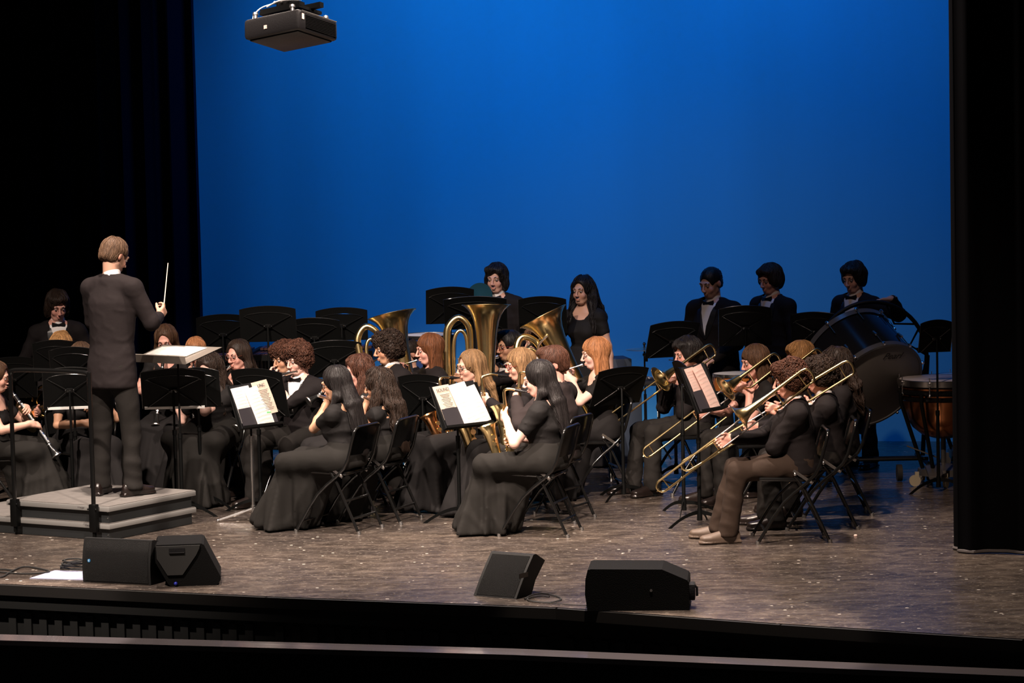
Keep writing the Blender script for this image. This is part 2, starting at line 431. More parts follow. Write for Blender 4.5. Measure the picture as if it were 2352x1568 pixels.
    V.add(ell(hp(0, .045, -.088), A(.030*jw, .033, .025)*G, Rh), .018)
    for sd in (1, -1): V.add(cap(hp(sd*.052*jw, 0, -.058), hp(sd*.026, .052, -.094), .013*G, .012*G), .018)
    V.add(cap(hp(-.036, .080, .022), hp(.036, .080, .022), .0115*G, .0115*G), .014)
    V.add(cap(hp(0, .088, .012), hp(0, .112, -.032), .0068*G, .0095*G), .007)
    for sd in (1, -1):
        V.cut(ell(hp(sd*.031, .102, .001), A(.017, .0135, .0095)*G, Rh), .008)
        V.add(ell(hp(sd*.0115, .100, -.036), A(.0085, .012, .0085)*G, Rh), .006)
        V.add(ell(hp(sd*.040, .060, -.034), A(.016, .014, .018)*G, Rh), .02)
        V.add(ell(hp(sd*.0755, -.012, -.005), A(.0075, .019, .031)*G, Rh@rotm('X', -12)@rotm('Z', sd*18)), .006)
        V.add(cap(hp(sd*.020, .0855, .0068), hp(sd*.043, .0765, .0055), .0048*G, .0048*G), .004)
    V.add(ell(hp(0, .0865, -.0625), A(.0215, .0095, .0055)*G, Rh), .004)
    V.add(ell(hp(0, .0855, -.0735), A(.0185, .0100, .0062)*G, Rh), .004)
    V.cut(ell(hp(0, .098, -.0675), A(.018, .006, .0018)*G, Rh), .003)
    Vv, Fq = V.nets()
    tn = np.array(TONE[tone]); col = np.tile(tn, (len(Vv), 1))
    q = ((Vv-Hc)@Rh)/G
    def blob(c, r, cc, amt):
        k = np.clip(1.35-np.sqrt((((q-np.array(c))/np.array(r))**2).sum(1)), 0, 1)*2.2; k = np.clip(k, 0, 1)*amt
        col[:] = col*(1-k[:, None])+np.array(cc)*k[:, None]
    red = tn*np.array([1.0, .68, .68])
    for sd in (1, -1):
        blob((sd*.042, .07, -.035), (.028, .03, .026), red, .3); blob((sd*.078, -.012, -.005), (.015, .03, .035), red, .5)
        blob((sd*.031, .092, .002), (.020, .014, .008), tn*.55, .55)
        blob((sd*.031, .09, .0145), (.0, 0, 0) if False else (.018, .03, .004), tn*.5, .35)
    blob((0, .11, -.03), (.016, .02, .016), red, .35)
    blob((0, .10, -.066), (.023, .02, .0105), tn*np.array([.86, .52, .52]), .6)
    if beard:
        for z_, r_ in ((-.085, (.055, .06, .03)), (-.05, (.0, 0, 0))):
            if r_[0]: blob((0, .055, z_), r_, tn*.42, .75)
        for sd in (1, -1): blob((sd*.062, .01, -.045), (.02, .03, .045), tn*.42, .7)
        blob((0, .1, -.05), (.026, .02, .005), tn*.45, .6)
    qmesh('body', Vv, Fq, SKIN, P, col)
    # ---------- eyes, brows
    Rm = Matrix(Rh.tolist())
    for sd in (1, -1):
        m = MB(); c = hp(sd*.031, .0795, .0003); bmesh.ops.create_uvsphere(m.b, u_segments=14, v_segments=10, radius=.0102*G)
        ly = m.b.verts.layers.float_color.new('Col')
        for v in m.b.verts:
            d = v.co.normalized(); k = d.dot(Vector((0, .93, -.37)))
            v[ly] = (.015, .01, .008, 1) if k > .80 else (.33, .29, .27, 1)
            v.co = Rm@v.co+Vector(c)
        m.done('eye', mat('eye', attr=True, rough=.2), P)
        m = MB(); pts = [hp(sd*.014, .0925, .0215), hp(sd*.030, .0905, .027), hp(sd*.048, .078, .0205)]
        m.tube(pts, [.0026*G, .0038*G, .002*G], 6, smooth=4)
        bc_ = HAIR[hc if hc not in ('blond', 'strawberry') else 'lightbrown'][0]; m.done('eyebrow', mat('brow_%.3f' % bc_[0], bc_, .6), P)
    if glasses:
        m = MB()
        for sd in (1, -1):
            c = (sd*.033, .104, -.002)
            m.tube([hp(c[0]+.0235*math.cos(t), c[1]-.0035*abs(math.cos(t))-(.012*max(0, sd*math.cos(t))), c[2]+.018*math.sin(t)) for t in np.linspace(0, 2*math.pi, 16, endpoint=False)], .0018*G, 6, closed=True)
            m.tube([hp(sd*.056, .092, .004), hp(sd*.078, .04, .006), hp(sd*.080, -.008, .004)], .0016*G, 5)
        m.tube([hp(-.010, .105, .002), hp(.010, .105, .002)], .0018*G, 5)
        m.done('glasses', mat('glasses_'+glasses, dict(red=(.22, .02, .02), black=(.012, .012, .014), brown=(.12, .04, .025))[glasses], .25), P)
    make_hair(P, hair, hc, hp, Hc, Rh, G, Pv, T, Nn, Ls, S, hlen, seed)
    # ---------- clothes
    ch = .0105
    neckR = nr*G
    def sleeves(V, r1, r2, r3, frac=1.0, k=.03, cuff=.0):
        for sd in (1, -1):
            s_, e_, w_, d_, _, _ = arms[sd]
            V.add(cap(Pv+T*(Ls+.012)+X_*sd*.07*S, s_, r1*1.05, r1*1.02), k)
            if frac < 1:
                V.add(cap(s_, s_+(e_-s_)*frac, r1, r2), k)
            else:
                V.add(cap(s_, e_, r1, r2), k); V.add(cap(e_, w_-nz(w_-e_)*.012, r2, r3), .02)
    al = [Pv-A(.27, .24, .2), Pv+A(.27, .24, .1), Nb+A(.15, .15, .08), Nb-A(.15, .15, 0)]
    for sd in arms: al += [arms[sd][0]+.1, arms[sd][0]-.1, arms[sd][1]+.09, arms[sd][1]-.09, arms[sd][2]+.07, arms[sd][2]-.07]
    al = np.array(al)
    base = Pv-T*(.07 if mode == 'sit' else .16); LL = np.linalg.norm(Nb-base)
    st = lambda x: (x+(.07 if mode == 'sit' else .16))/LL
    bk = bulk
    def torso(g, fem_, top=0.0):
        if fem_:
            ts = [0, st(.02), st(.16), st(Ls-.14), st(Ls-.03), st(Ls+.03), 1]
            ru = [.175*bk, .170*bk, .135*bk, .150*bk, .150, .100, .062]; rv = [.135*bk, .130*bk, .108*bk, .138*bk, .095, .078, .062]
        else:
            ts = [0, st(.03), st(.16), st(Ls-.14), st(Ls-.02), st(Ls+.035), 1]
            ru = [.188*bk, .180*bk, .165*bk, .178*bk, .172, .115, .070]; rv = [.138*bk, .132*bk, .122*bk, .130*bk, .100, .085, .070]
        return loft(base, Nb+T*top, ts, [r*S*g for r in ru], [r*S*g for r in rv], X_)
    if outfit in ('tux', 'suit', 'shirt', 'blackcoat'):
        jm = {'tux': SUIT, 'suit': SUIT2, 'shirt': CHARC, 'blackcoat': SUIT}[outfit]
        V = Vol(al.min(0)-.03, al.max(0)+.03, ch)
        V.add(torso(1.0, False, .012), .02)
        sleeves(V, .066*S*bk, .056*S*bk, .042*S)
        V.add(cap(Nb-T*.03-Nn*.015, Nb-T*.002-Nn*.010, neckR+.020, neckR+.013), .02)
        sd_ = seed
        V.fn(lambda X, Y, Z: .004*wob(X, Y, Z, 26, sd_+1)-(.0035 if outfit == 'suit' else .006)*np.maximum(0, 1-3.2*np.abs(wob(X*.8, Y*.8, Z*1.5, 34, sd_, 4)))*(.4+.6*(wob(X, Y, Z, 14, sd_+3) > -.1)))
        if outfit in ('tux', 'suit'):
            zb = .17; c0 = Pv+T*zb
            def vcut(X, Y, Z):
                x, y, z = X, Y-c0[1], Z-c0[2]
                s = y*T[1]+z*T[2]; n = y*Nn[1]+z*Nn[2]; Lv = Ln-zb
                wd = np.clip(s/Lv, 0, 1.3)*.078*S
                return np.maximum(np.maximum(np.abs(x)-wd, .02-n), -s)
            V.cut((vcut, c0-A(.15, .1, .03), Nb+A(.15, .3, .12)), .004)
        V.cut(cap(Nb-T*.03, Nb+T*.1, neckR+.007, neckR+.012), .004)
        v_, f_ = V.nets(1); qmesh('jacket' if outfit != 'shirt' else 'shirt', v_, f_, jm, P)
        if outfit in ('tux', 'suit'):
            # white shirt with collar
            V = Vol(np.minimum(Pv, Nb)-A(.24, .22, .02), np.maximum(Pv, Nb)+A(.24, .22, .08), .009)
            V.add(loft(Pv+T*.02, Nb+T*.0, [0, .5, .8, .93, 1], [.15*S, .155*S, .145*S, .125*S, .085*S], [.112*S*bk, .118*S*bk, .108*S, .094*S, .082*S], X_), .01)
            for sd in (1, -1): V.add(cap(Nb-T*.045*S+Nn*.02, Pv+T*(Ls-.01)+X_*sd*.10*S+Nn*.015, .052*S, .055*S), .02)
            V.add(cap(Nb-T*.02, Nb+T*.03, neckR+.010, neckR+.006), .012)
            v_, f_ = V.nets(); qmesh('shirt', v_, f_, WHITE, P)
            m = MB(); bc = Nb-T*.004+Nn*(neckR+.020)
            for sd in (1, -1):
                pts = [bc+X_*sd*.004+T*.008, bc+X_*sd*.052+T*.022, bc+X_*sd*.056, bc+X_*sd*.052-T*.022, bc+X_*sd*.004-T*.008]
                pts = [p-Nn*(.012 if abs((p-bc)[0]) > .03 else 0) for p in pts]
                m.poly([p for p in pts], .014, Nn)
            m.box(bc+Nn*.008, (.018, .018, .02), Matrix.Rotation(-lay_, 3, 'X'), .004)
            m.tube([Nb-T*.004+(X_*math.sin(t)+Nn*math.cos(t))*(neckR+.0135) for t in np.linspace(0, 2*math.pi, 22, endpoint=False)], .006, 5, closed=True)
            m.done('bow_tie', SATIN, P)
            # satin lapels
            for sd in (1, -1):
                m = MB(); n_ = 9; rows = []
                for i in range(n_):
                    t = i/(n_-1); s_ = .17+(Ln-.17)*t
                    rr = np.interp(s_, [.03, .17, Ls-.14, Ls-.02, Ls+.035, Ln], np.array([.132, .122, .130, .100, .085, .066])*S)*(bk if t < .8 else 1)
                    ru_ = np.interp(s_, [.03, .17, Ls-.14, Ls-.02, Ls+.035, Ln], np.array([.18, .165, .178, .172, .115, .070])*S)
                    xi = t*.076*S; wd = .012+.05*math.sin(math.pi*min(1, t*1.05))**.7*S*.8
                    row = []
                    for x_ in (xi-.002, xi+wd):
                        yv = rr*math.sqrt(max(0.0, 1-min(.98, (x_/ru_)**2)))
                        row.append(m.b.verts.new(Pv+T*s_+X_*sd*x_+Nn*(yv+.009)))
                    rows.append(row)
                fs = []
                for r0, r1 in zip(rows, rows[1:]): fs.append(m.b.faces.new((r0[0], r0[1], r1[1], r1[0])))
                ge = bmesh.ops.extrude_face_region(m.b, geom=fs)
                for v in ge['geom']:
                    if isinstance(v, bmesh.types.BMVert): v.co -= Vector(Nn)*.014
                m.done('lapel', SATIN if outfit == 'tux' else SUIT2, P)
            for sd in (1, -1):
                s_, e_, w_, d_, _, _ = arms[sd]; ax = nz(w_-e_)
                m = MB(); m.lathe([(-.035, .030*S), (.008, .034*S), (.011, .0335*S), (.008, .029*S), (-.02, .028*S)], 20, w_-ax*.0, ax); m.done('shirt_cuff', WHITE, P)
    elif outfit == 'top':
        V = Vol(al.min(0)-.03, al.max(0)+.03, ch)
        V.add(torso(1.0, True, -.005), .02)
        for sd in (1, -1): V.add(ell(Pv+T*(Ls-.15)+X_*sd*.062*S+Nn*.085*S, A(.062, .05, .062)*S*bk), .03)
        sleeves(V, .057*S*bk, .051*S*bk, .04, frac=.52)
        sd_ = seed
        V.fn(lambda X, Y, Z: .0025*wob(X, Y, Z, 28, sd_+1)-.005*np.maximum(0, 1-3.5*np.abs(wob(X*.6, Y*.6, Z*1.8, 38, sd_, 4))))
        V.cut(ell(Nb+Nn*.07-T*.015, (.082*S, .085, .075)), .004)
        V.cut(cap(Nb-T*.02-Nn*.03, Nb+T*.1, neckR+.018, neckR+.025), .004)
        v_, f_ = V.nets(1); qmesh('top', v_, f_, DRESS, P)
    # ---------- lower half
    hx = .085*S
    if mode == 'sit':
        kz = .49; ky = .43*S
        kneeR = A(.115+kn[0], ky, kz); kneeL = A(-.115-kn[1], ky, kz)
        anR = kneeR+A(.0, .02+ip.get('foot', 0), -kz+.09); anL = kneeL+A(-.0, -.03+ip.get('foot', 0), -kz+.09)
        if skirt:
            w_ = .13+.5*max(kn)
            V = Vol(A(-.42, -.28, -.01), A(.42, ky+.42, zp+.22), .0125)
            V.add(loft(Pv-T*.06, Pv+T*.13, [0, .5, 1], [.19*S*bk, .175*S*bk, .14*S*bk], [.145*S*bk, .135*S*bk, .115*S*bk], X_), .02)
            for kk in (kneeR, kneeL): V.add(cap(A(kk[0]*.8, 0, zp), kk+A(0, .0, .01), .095*S, .078*S), .06)
            V.add(rbox(A(0, ky*.5, kz-.02), (w_, ky*.55, .065), .05), .06)
            hemy = ky+.05+sk[1]; hx_ = sk[0]
            V.add(loft(A(0, ky-.03, kz+.03), A(hx_, hemy, -.005), [0, .25, .6, 1], [.155, .19, .225, .27], [.10, .13, .17, .215], X_), .07)
            V.add(loft(A(0, .20, kz-.02), A(hx_*.6, hemy-.14, .04), [0, 1], [.15, .19], [.13, .12], X_), .06)
            def fold(X, Y, Z):
                t = np.arctan2(X-hx_*.5, Y-ky+.02); g = np.clip((kz+.02-Z)/kz, 0, 1)
                return g*(.022*np.sin(t*6+seed+2.0*g)+.015*np.sin(t*11+seed*2-2*g)+.007*np.sin(t*21+1))+.006*wob(X, Y, Z, 16, seed+5)-.008*np.maximum(0, 1-3*np.abs(wob(X, Y, Z, 16, seed+6, 3)))
            V.fn(fold); V.fn(lambda X, Y, Z: (.012-Z)+0*X+0*Y, 'max')
            v_, f_ = V.nets(1); qmesh('skirt', v_, f_, SKIRT if skirt == 1 else SKIRT2, P)
        else:
            tm = TROUSB if ip.get('brown') else TROUS
            V = Vol(A(-.36, -.24, .01), A(.36, ky+.28+ip.get('foot', 0), zp+.2), .0115)
            V.add(loft(Pv-T*.08, Pv+T*.12, [0, .5, 1], [.18*S*bk, .17*S*bk, .155*S*bk], [.14*S*bk, .13*S*bk, .12*S*bk], X_), .02)
            for kk, an in ((kneeR, anR), (kneeL, anL)):
                V.add(cap(A(np.sign(kk[0])*hx, .0, zp-.01), kk, .092*S, .067*S), .03)
                V.add(cap(kk, kk*.5+an*.5, .066*S, .064*S), .03); V.add(cap(kk*.5+an*.5, an-A(0, 0, .03), .063*S, .068*S), .02)
            V.fn(lambda X, Y, Z: .005*wob(X, Y, Z, 20, seed+8)-.006*np.maximum(0, 1-3.2*np.abs(wob(X, Y, Z*1.2, 30, seed+7, 4))))
            V.fn(lambda X, Y, Z: (.045-Z)+0*X+0*Y, 'max')
            v_, f_ = V.nets(1); qmesh('trousers', v_, f_, tm, P)
        feet = [(anR, 1), (anL, -1)]
    else:
        fx = ip.get('stance', (.10, .10)); tw = ip.get('feetyaw', 0)
        anR = A(fx[0], 0, .09); anL = A(-fx[1], -.02, .09)
        if skirt:
            V = Vol(A(-.4, -.35, -.01), A(.4, .35, zp+.2), .014)
            V.add(loft(A(0, 0, 0), Pv+T*.14, [0, .5, .8, 1], [.30, .21, .18, .14], [.25, .17, .14, .115], X_), .02)
            V.fn(lambda X, Y, Z: np.clip(1-Z, 0, 1)*.02*np.sin(np.arctan2(X, Y)*9)); V.fn(lambda X, Y, Z: (.01-Z)+0*X+0*Y, 'max')
            v_, f_ = V.nets(1); qmesh('skirt', v_, f_, SKIRT2, P)
        else:
            V = Vol(A(-.34, -.26, .0), A(.34, .26, zp+.16), .0115)
            V.add(loft(Pv-T*.10, Pv+T*.12, [0, .5, 1], [.165*S*bk, .165*S*bk, .15*S*bk], [.125*S*bk, .125*S*bk, .115*S*bk], X_), .03)
            for an, sd in ((anR, 1), (anL, -1)):
                kk = A(an[0]*.95, .03, .49*S)
                V.add(cap(A(sd*hx, 0, zp-.04), kk, .098*S, .070*S), .035); V.add(cap(kk, kk*.4+an*.6, .070*S, .064*S), .02)
                V.add(cap(kk*.4+an*.6, an-A(0, -.01, .03), .064*S, .07*S), .02)
            V.fn(lambda X, Y, Z: .005*wob(X, Y, Z*1.5, 18, seed+8)-.006*np.maximum(0, 1-3.2*np.abs(wob(X, Y, Z*.9, 26, seed+7, 4)))+np.clip(.35-Z, 0, .3)*.012*np.sin(Z*70+X*30))
            V.fn(lambda X, Y, Z: (.05-Z)+0*X+0*Y, 'max')
            v_, f_ = V.nets(1); qmesh('trousers', v_, f_, TROUS, P)
        feet = [(anR, 1), (anL, -1)]
    if skirt and mode == 'sit': feet = [(an-A(0, .16, 0), sd) for an, sd in feet]
    shm = SUEDE if ip.get('tanshoe') else LEATH
    if not (skirt and mode == 'sit'):
        for an, sd in feet:
            V = Vol(an-A(.12, .14, .11), an+A(.12, .28, .10), .007)
            R = rotm('Z', -sd*(12+ip.get('feetyaw', 0)) if not (skirt) else 0); g = lambda x, y, z: A(an[0], an[1], 0)+R@A(x, y, z)
            V.add(cap(g(0, -.04, .045), g(0, -.04, .075), .032, .032), .01)
            V.add(loft(g(0, -.085, .040), g(0, .205, .038), [0, .15, .45, .75, .92, 1], [.026, .034, .037, .048, .038, .02], [.036, .052, .052, .032, .024, .014], R@A(1, 0, 0)), .02)
            V.add(loft(g(0, -.088, .014), g(0, .215, .014), [0, .1, .4, .75, .92, 1], [.028, .036, .034, .050, .040, .02], [.014]*6, R@A(1, 0, 0)), .003)
            V.add(rbox(g(0, -.055, .012), (.034, .035, .012), .005, R), .003)
            V.fn(lambda X, Y, Z: (.001-Z)+0*X+0*Y, 'max')
            v_, f_ = V.nets(1); qmesh('shoe', v_, f_, shm, P)
    if mode == 'sit' and not ip.get('nochair'): place_chair(Mw, ' '.join(label.split()[:12]), ip.get('chairturn', 0))
    return P, Mw
def make_hair(P, kind, hc, hp, Hc, Rh, G, Pv, T, Nn, Ls, S, hlen, seed):
    long_ = kind in ('long', 'wavy', 'bob', 'tied')
    lo = Hc-A(.22, .26, .16 if not long_ else hlen+.14)-Nn*.0; hi = Hc+A(.22, .2, .2)
    h = .0068 if kind != 'curly' else .0065
    V = Vol(lo, hi, h)
    t = {'short': .0075, 'buzz': .004, 'neat': .011, 'curly': .018, 'long': .011, 'wavy': .014, 'bob': .012, 'mop': .018, 'tied': .007, 'shag': .016}[kind]
    V.add(ell(hp(0, -.020, .032), A(.079+t, .099+t, .090+t)*G, Rh), .0)
    if kind in ('short', 'buzz', 'neat', 'mop', 'shag', 'curly'):
        V.add(ell(hp(0, -.055, -.02), A(.066+t*.8, .060+t*.7, .070)*G, Rh), .02)
    if kind == 'neat': V.add(ell(hp(.015, .035, .092), A(.065, .06, .034)*G, Rh), .025)
    if kind == 'mop':
        V.add(ell(hp(0, .048, .082), A(.074, .05, .036)*G, Rh), .02); V.add(ell(hp(0, -.07, -.045), A(.07, .045, .06)*G, Rh), .02)
        for sd in (1, -1): V.add(ell(hp(sd*.07, .0, -.01), A(.024, .05, .05)*G, Rh), .02)
    if kind == 'shag':
        V.add(ell(hp(0, .045, .082), A(.076, .05, .036)*G, Rh), .02)
        for sd in (1, -1): V.add(ell(hp(sd*.078, -.005, -.035), A(.026, .045, .07)*G, Rh), .02)
        V.add(ell(hp(0, -.07, -.06), A(.075, .04, .07)*G, Rh), .02)
    if kind == 'curly':
        V.add(ell(hp(0, .045, .085), A(.078, .055, .04)*G, Rh), .02)
        for sd in (1, -1): V.add(ell(hp(sd*.075, -.01, .0), A(.035, .055, .065)*G, Rh), .02)
    if long_:
        back = Pv+T*(Ls-.04)-Nn*(.115*S); a = hp(0, -.075, .02)
        if kind == 'tied':
            V.add(ell(hp(0, -.06, -.02), A(.07, .055, .06)*G, Rh), .02); back2 = Pv+T*(Ls-hlen+.15)-Nn*(.15*S)
            V.add(cap(hp(0, -.105, .01), hp(0, -.12, -.06), .032, .028), .02); V.add(cap(hp(0, -.12, -.06), A(.02, 0, 0)+back2, .028, .015), .02)
        else:
            wt = {'long': .080, 'wavy': .098, 'bob': .092}[kind]
            if kind == 'bob':
                V.add(loft(hp(0, -.04, .05), hp(0, -.035, -hlen), [0, .4, .8, 1], [.06, wt, wt*1.08, wt*.9], [.05, .062, .06, .045], Rh@A(1, 0, 0)), .03)
                for sd in (1, -1): V.add(cap(hp(sd*.074, .005, .03), hp(sd*.080, .02, -hlen*.9), .026, .022), .025)
            else:
                p0 = hp(0, -.055, .02); p1 = Nn*(-.135*S)+Pv+T*(Ls+.0); p1 = p1*.6+p0*.4+A(0, -.02, 0); p1[2] = Pv[2]+T[2]*Ls+.04
                z_end = max(Hc[2]-hlen, .3); kk_ = (z_end-Pv[2])/max(T[2], .5); p2 = Pv+T*kk_-Nn*(.175*S); p2[2] = z_end
                V.add(loft(p0, p1, [0, .5, 1], [wt*.9, wt, wt*1.12], [.06, .06, .048], A(1, 0, 0)), .03)
                V.add(loft(p1+A(0, 0, .02), p2, [0, .4, .8, 1], [wt*1.12, wt*1.2, wt*1.0, wt*.6], [.048, .038, .03, .014], A(1, 0, 0)), .03)
                for sd in (1, -1):
                    V.add(cap(hp(sd*.074, -.025, .035), hp(sd*.088, -.02, -.10), .022, .024), .03)
                    e = Pv+T*(Ls-.10)+A(sd*.11*S, .075, 0)
                    V.add(cap(hp(sd*.088, -.02, -.10), e+A(-sd*.0, 0, .03), .024, .010), .03)
                    if kind == 'wavy':
                        V.add(cap(hp(sd*.086, .0, -.06), e+A(sd*.02, 0, -.06), .03, .014), .03)
    # face opening
    zf = {'short': .098, 'buzz': .085, 'neat': .095, 'curly': .062, 'long': .108, 'wavy': .104, 'bob': .07, 'mop': .084, 'tied': .092, 'shag': .072}[kind]
    V.cut(ell(hp(0, .128, zf-.135), A(.076 if kind not in ('mop', 'curly', 'shag') else .068, .098 if kind not in ('curly', 'shag') else .086, .135)*G, Rh), .008)
    if kind in ('mop', 'shag'): V.cut(ell(hp(-.022, .125, -.01), A(.045, .075, .105)*G, Rh), .008)
    V.cut(ell(hp(0, .075, -.085), A(.062, .07, .085)*G, Rh), .006)
    if kind in ('short', 'buzz', 'neat'):
        for sd in (1, -1): V.cut(ell(hp(sd*.090, .014, -.040), A(.045, .048, .062)*G, Rh), .006)
        V.cut(rbox(hp(0, -.02, -.148), A(.2, .2, .085)*G, .01, Rh), .02)
    if kind in ('curly', 'mop', 'shag'):
        lim = {'curly': -.19, 'mop': -.185, 'shag': -.24}[kind]
        V.cut(rbox(hp(0, -.0, lim), A(.2, .2, .085)*G, .01, Rh), .02)
    V.cut(cap(hp(0, -.005, -.06), hp(0, .01, -.3), .052, .056), .004)
    r = np.random.RandomState(seed)
    if kind == 'curly': V.fn(lambda X, Y, Z: .0085*wob(X, Y, Z, 170, seed, 7)+.010*wob(X, Y, Z, 85, seed+1, 6))
    elif kind == 'wavy': V.fn(lambda X, Y, Z: .006*wob(X, Y, Z*.35, 150, seed, 6)+.007*wob(X, Y, Z, 50, seed+1))
    elif kind in ('mop', 'shag'): V.fn(lambda X, Y, Z: .0055*wob(X, Y, Z*.4, 150, seed, 6)+.006*wob(X, Y, Z, 65, seed+1))
    else: V.fn(lambda X, Y, Z: .0032*wob(X, Y, Z*.15, 170, seed, 6)+.003*wob(X, Y, Z*.3, 60, seed+1))
    locks(P, V, kind, hc, hp, Hc, Rh, G, seed)
def locks(P, V, kind, hc, hp, Hc, Rh, G, seed):
    D = V.D.copy(); h = V.h; lo = V.lo; r = np.random.RandomState(seed+11)
    v_, f_ = V.nets(1)
    def samp(p):
        g = (p-lo)/h; i = np.clip(np.floor(g).astype(int), 0, np.array(D.shape)-2); t = np.clip(g-i, 0, 1); o = 0
        for a in (0, 1):
            for b in (0, 1):
                for c in (0, 1):
                    w = (t[:, 0] if a else 1-t[:, 0])*(t[:, 1] if b else 1-t[:, 1])*(t[:, 2] if c else 1-t[:, 2]); o = o+w*D[i[:, 0]+a, i[:, 1]+b, i[:, 2]+c]
        return o
    def grad(p):
        e = h*.8; g = np.stack([samp(p+A(*x)*e)-samp(p-A(*x)*e) for x in ((1, 0, 0), (0, 1, 0), (0, 0, 1))], 1); return g/np.maximum(np.linalg.norm(g, axis=1), 1e-6)[:, None]
    n, K_, st, ra, curl = {'short': (800, 8, .006, .0017, 0), 'buzz': (260, 4, .004, .0016, 0), 'neat': (800, 9, .007, .0019, .001), 'curly': (900, 12, .0065, .0030, .007), 'long': (900, 26, .013, .0019, .001),
        'wavy': (900, 22, .013, .0022, .005), 'bob': (800, 16, .010, .0020, .001), 'mop': (850, 11, .0095, .0021, .002), 'tied': (600, 12, .009, .0018, 0), 'shag': (850, 12, .010, .0022, .003)}[kind]
    q = (v_-Hc)@Rh/G
    ok = np.where((q[:, 2] > -.12) & ~((q[:, 1] > .02) & (q[:, 2] < .035)))[0] if kind != 'curly' else np.where(q[:, 2] > -.2)[0]
    if len(ok) == 0: ok = np.arange(len(v_))
    p = v_[r.choice(ok, n)].astype(float); cr = hp(.01, -.035, .10)
    P_ = [p.copy()]; alive = np.ones(n, bool); al = [alive.copy()]; rd = r.normal(size=(n, 3)); ph = r.rand(n)*6.28
    for k in range(K_-1):
        g = grad(p); d = p-cr; d[:, 2] *= .3; d = d/np.maximum(np.linalg.norm(d, axis=1), 1e-3)[:, None]*.9; d[:, 2] -= .8
        if kind in ('curly',): d = rd*.9+A(0, 0, -.4)
        elif kind in ('short', 'mop', 'neat', 'shag'): d = d+rd*.22
        else: d = d+rd*.06
        d = d-g*(d*g).sum(1)[:, None]; d = d/np.maximum(np.linalg.norm(d, axis=1), 1e-3)[:, None]
        bn = np.cross(g, d); p2 = p+d*st+bn*(curl*np.cos(ph+k*1.1))[:, None]
        s_ = samp(p2); tgt = ra*.7+(curl*.6*(1+np.sin(ph+k*1.1)) if curl > .003 else 0); g2 = grad(p2)
        qq = (p2-Hc)@Rh/G; fz = {'long': .10, 'wavy': .095, 'tied': .09, 'short': .085, 'neat': .085, 'buzz': .08, 'mop': .06, 'shag': .055}.get(kind, .036)
        alive = alive & ~((qq[:, 1] > .035) & (qq[:, 2] < fz) & (np.abs(qq[:, 0]) < .068))
        if kind in ('short', 'buzz', 'neat'): alive = alive & ~((qq[:, 2] < -.065) | ((np.abs(qq[:, 0]) > .05) & (qq[:, 1] > -.03) & (qq[:, 2] < .012)))
        alive = alive & (s_ < .014); p2 = p2-g2*np.clip(s_-tgt, -.01, .012)[:, None]
        p = np.where(alive[:, None], p2, p); P_.append(p.copy()); al.append(alive.copy())
    P_ = np.stack(P_, 1); al = np.stack(al, 1)
    T_ = np.gradient(P_, axis=1); T_ = T_/np.maximum(np.linalg.norm(T_, axis=2), 1e-6)[..., None]
    ref = np.zeros_like(T_); ref[..., 0] = .3; ref[..., 1] = .5; ref[..., 2] = .81
    U = np.cross(T_, ref); U = U/np.maximum(np.linalg.norm(U, axis=2), 1e-6)[..., None]; W = np.cross(T_, U)
    prof = np.sin(np.pi*(np.linspace(.12, .97, K_)))**.6; R = ra*prof[None, :]*(.7+.6*r.rand(n))[:, None]*al; R[:, -1] *= .3
    nn = 4; V2 = np.concatenate([(P_+U*(R*math.cos(2*math.pi*j/nn))[..., None]+W*(R*math.sin(2*math.pi*j/nn))[..., None])[:, :, None, :] for j in range(nn)], 2)
    id_ = (np.arange(n*K_*nn).reshape(n, K_, nn)); a = id_[:, :-1]; b = id_[:, 1:]; keep = al[:, 1:]
    Q = np.stack([a, np.roll(a, -1, 2), np.roll(b, -1, 2), b], 3)[keep].reshape(-1, 4)+len(v_)
    base = np.array(HAIR[hc][0]); c1 = np.tile(base*.85, (len(v_), 1)); c2 = np.repeat((base[None]*(.55+1.1*r.rand(n))[:, None]), K_*nn, 0)
    qmesh('hair', np.concatenate([v_, V2.reshape(-1, 3)]), np.concatenate([f_, Q]), hairmat(hc, *HAIR[hc]), P, np.concatenate([c1, c2]))
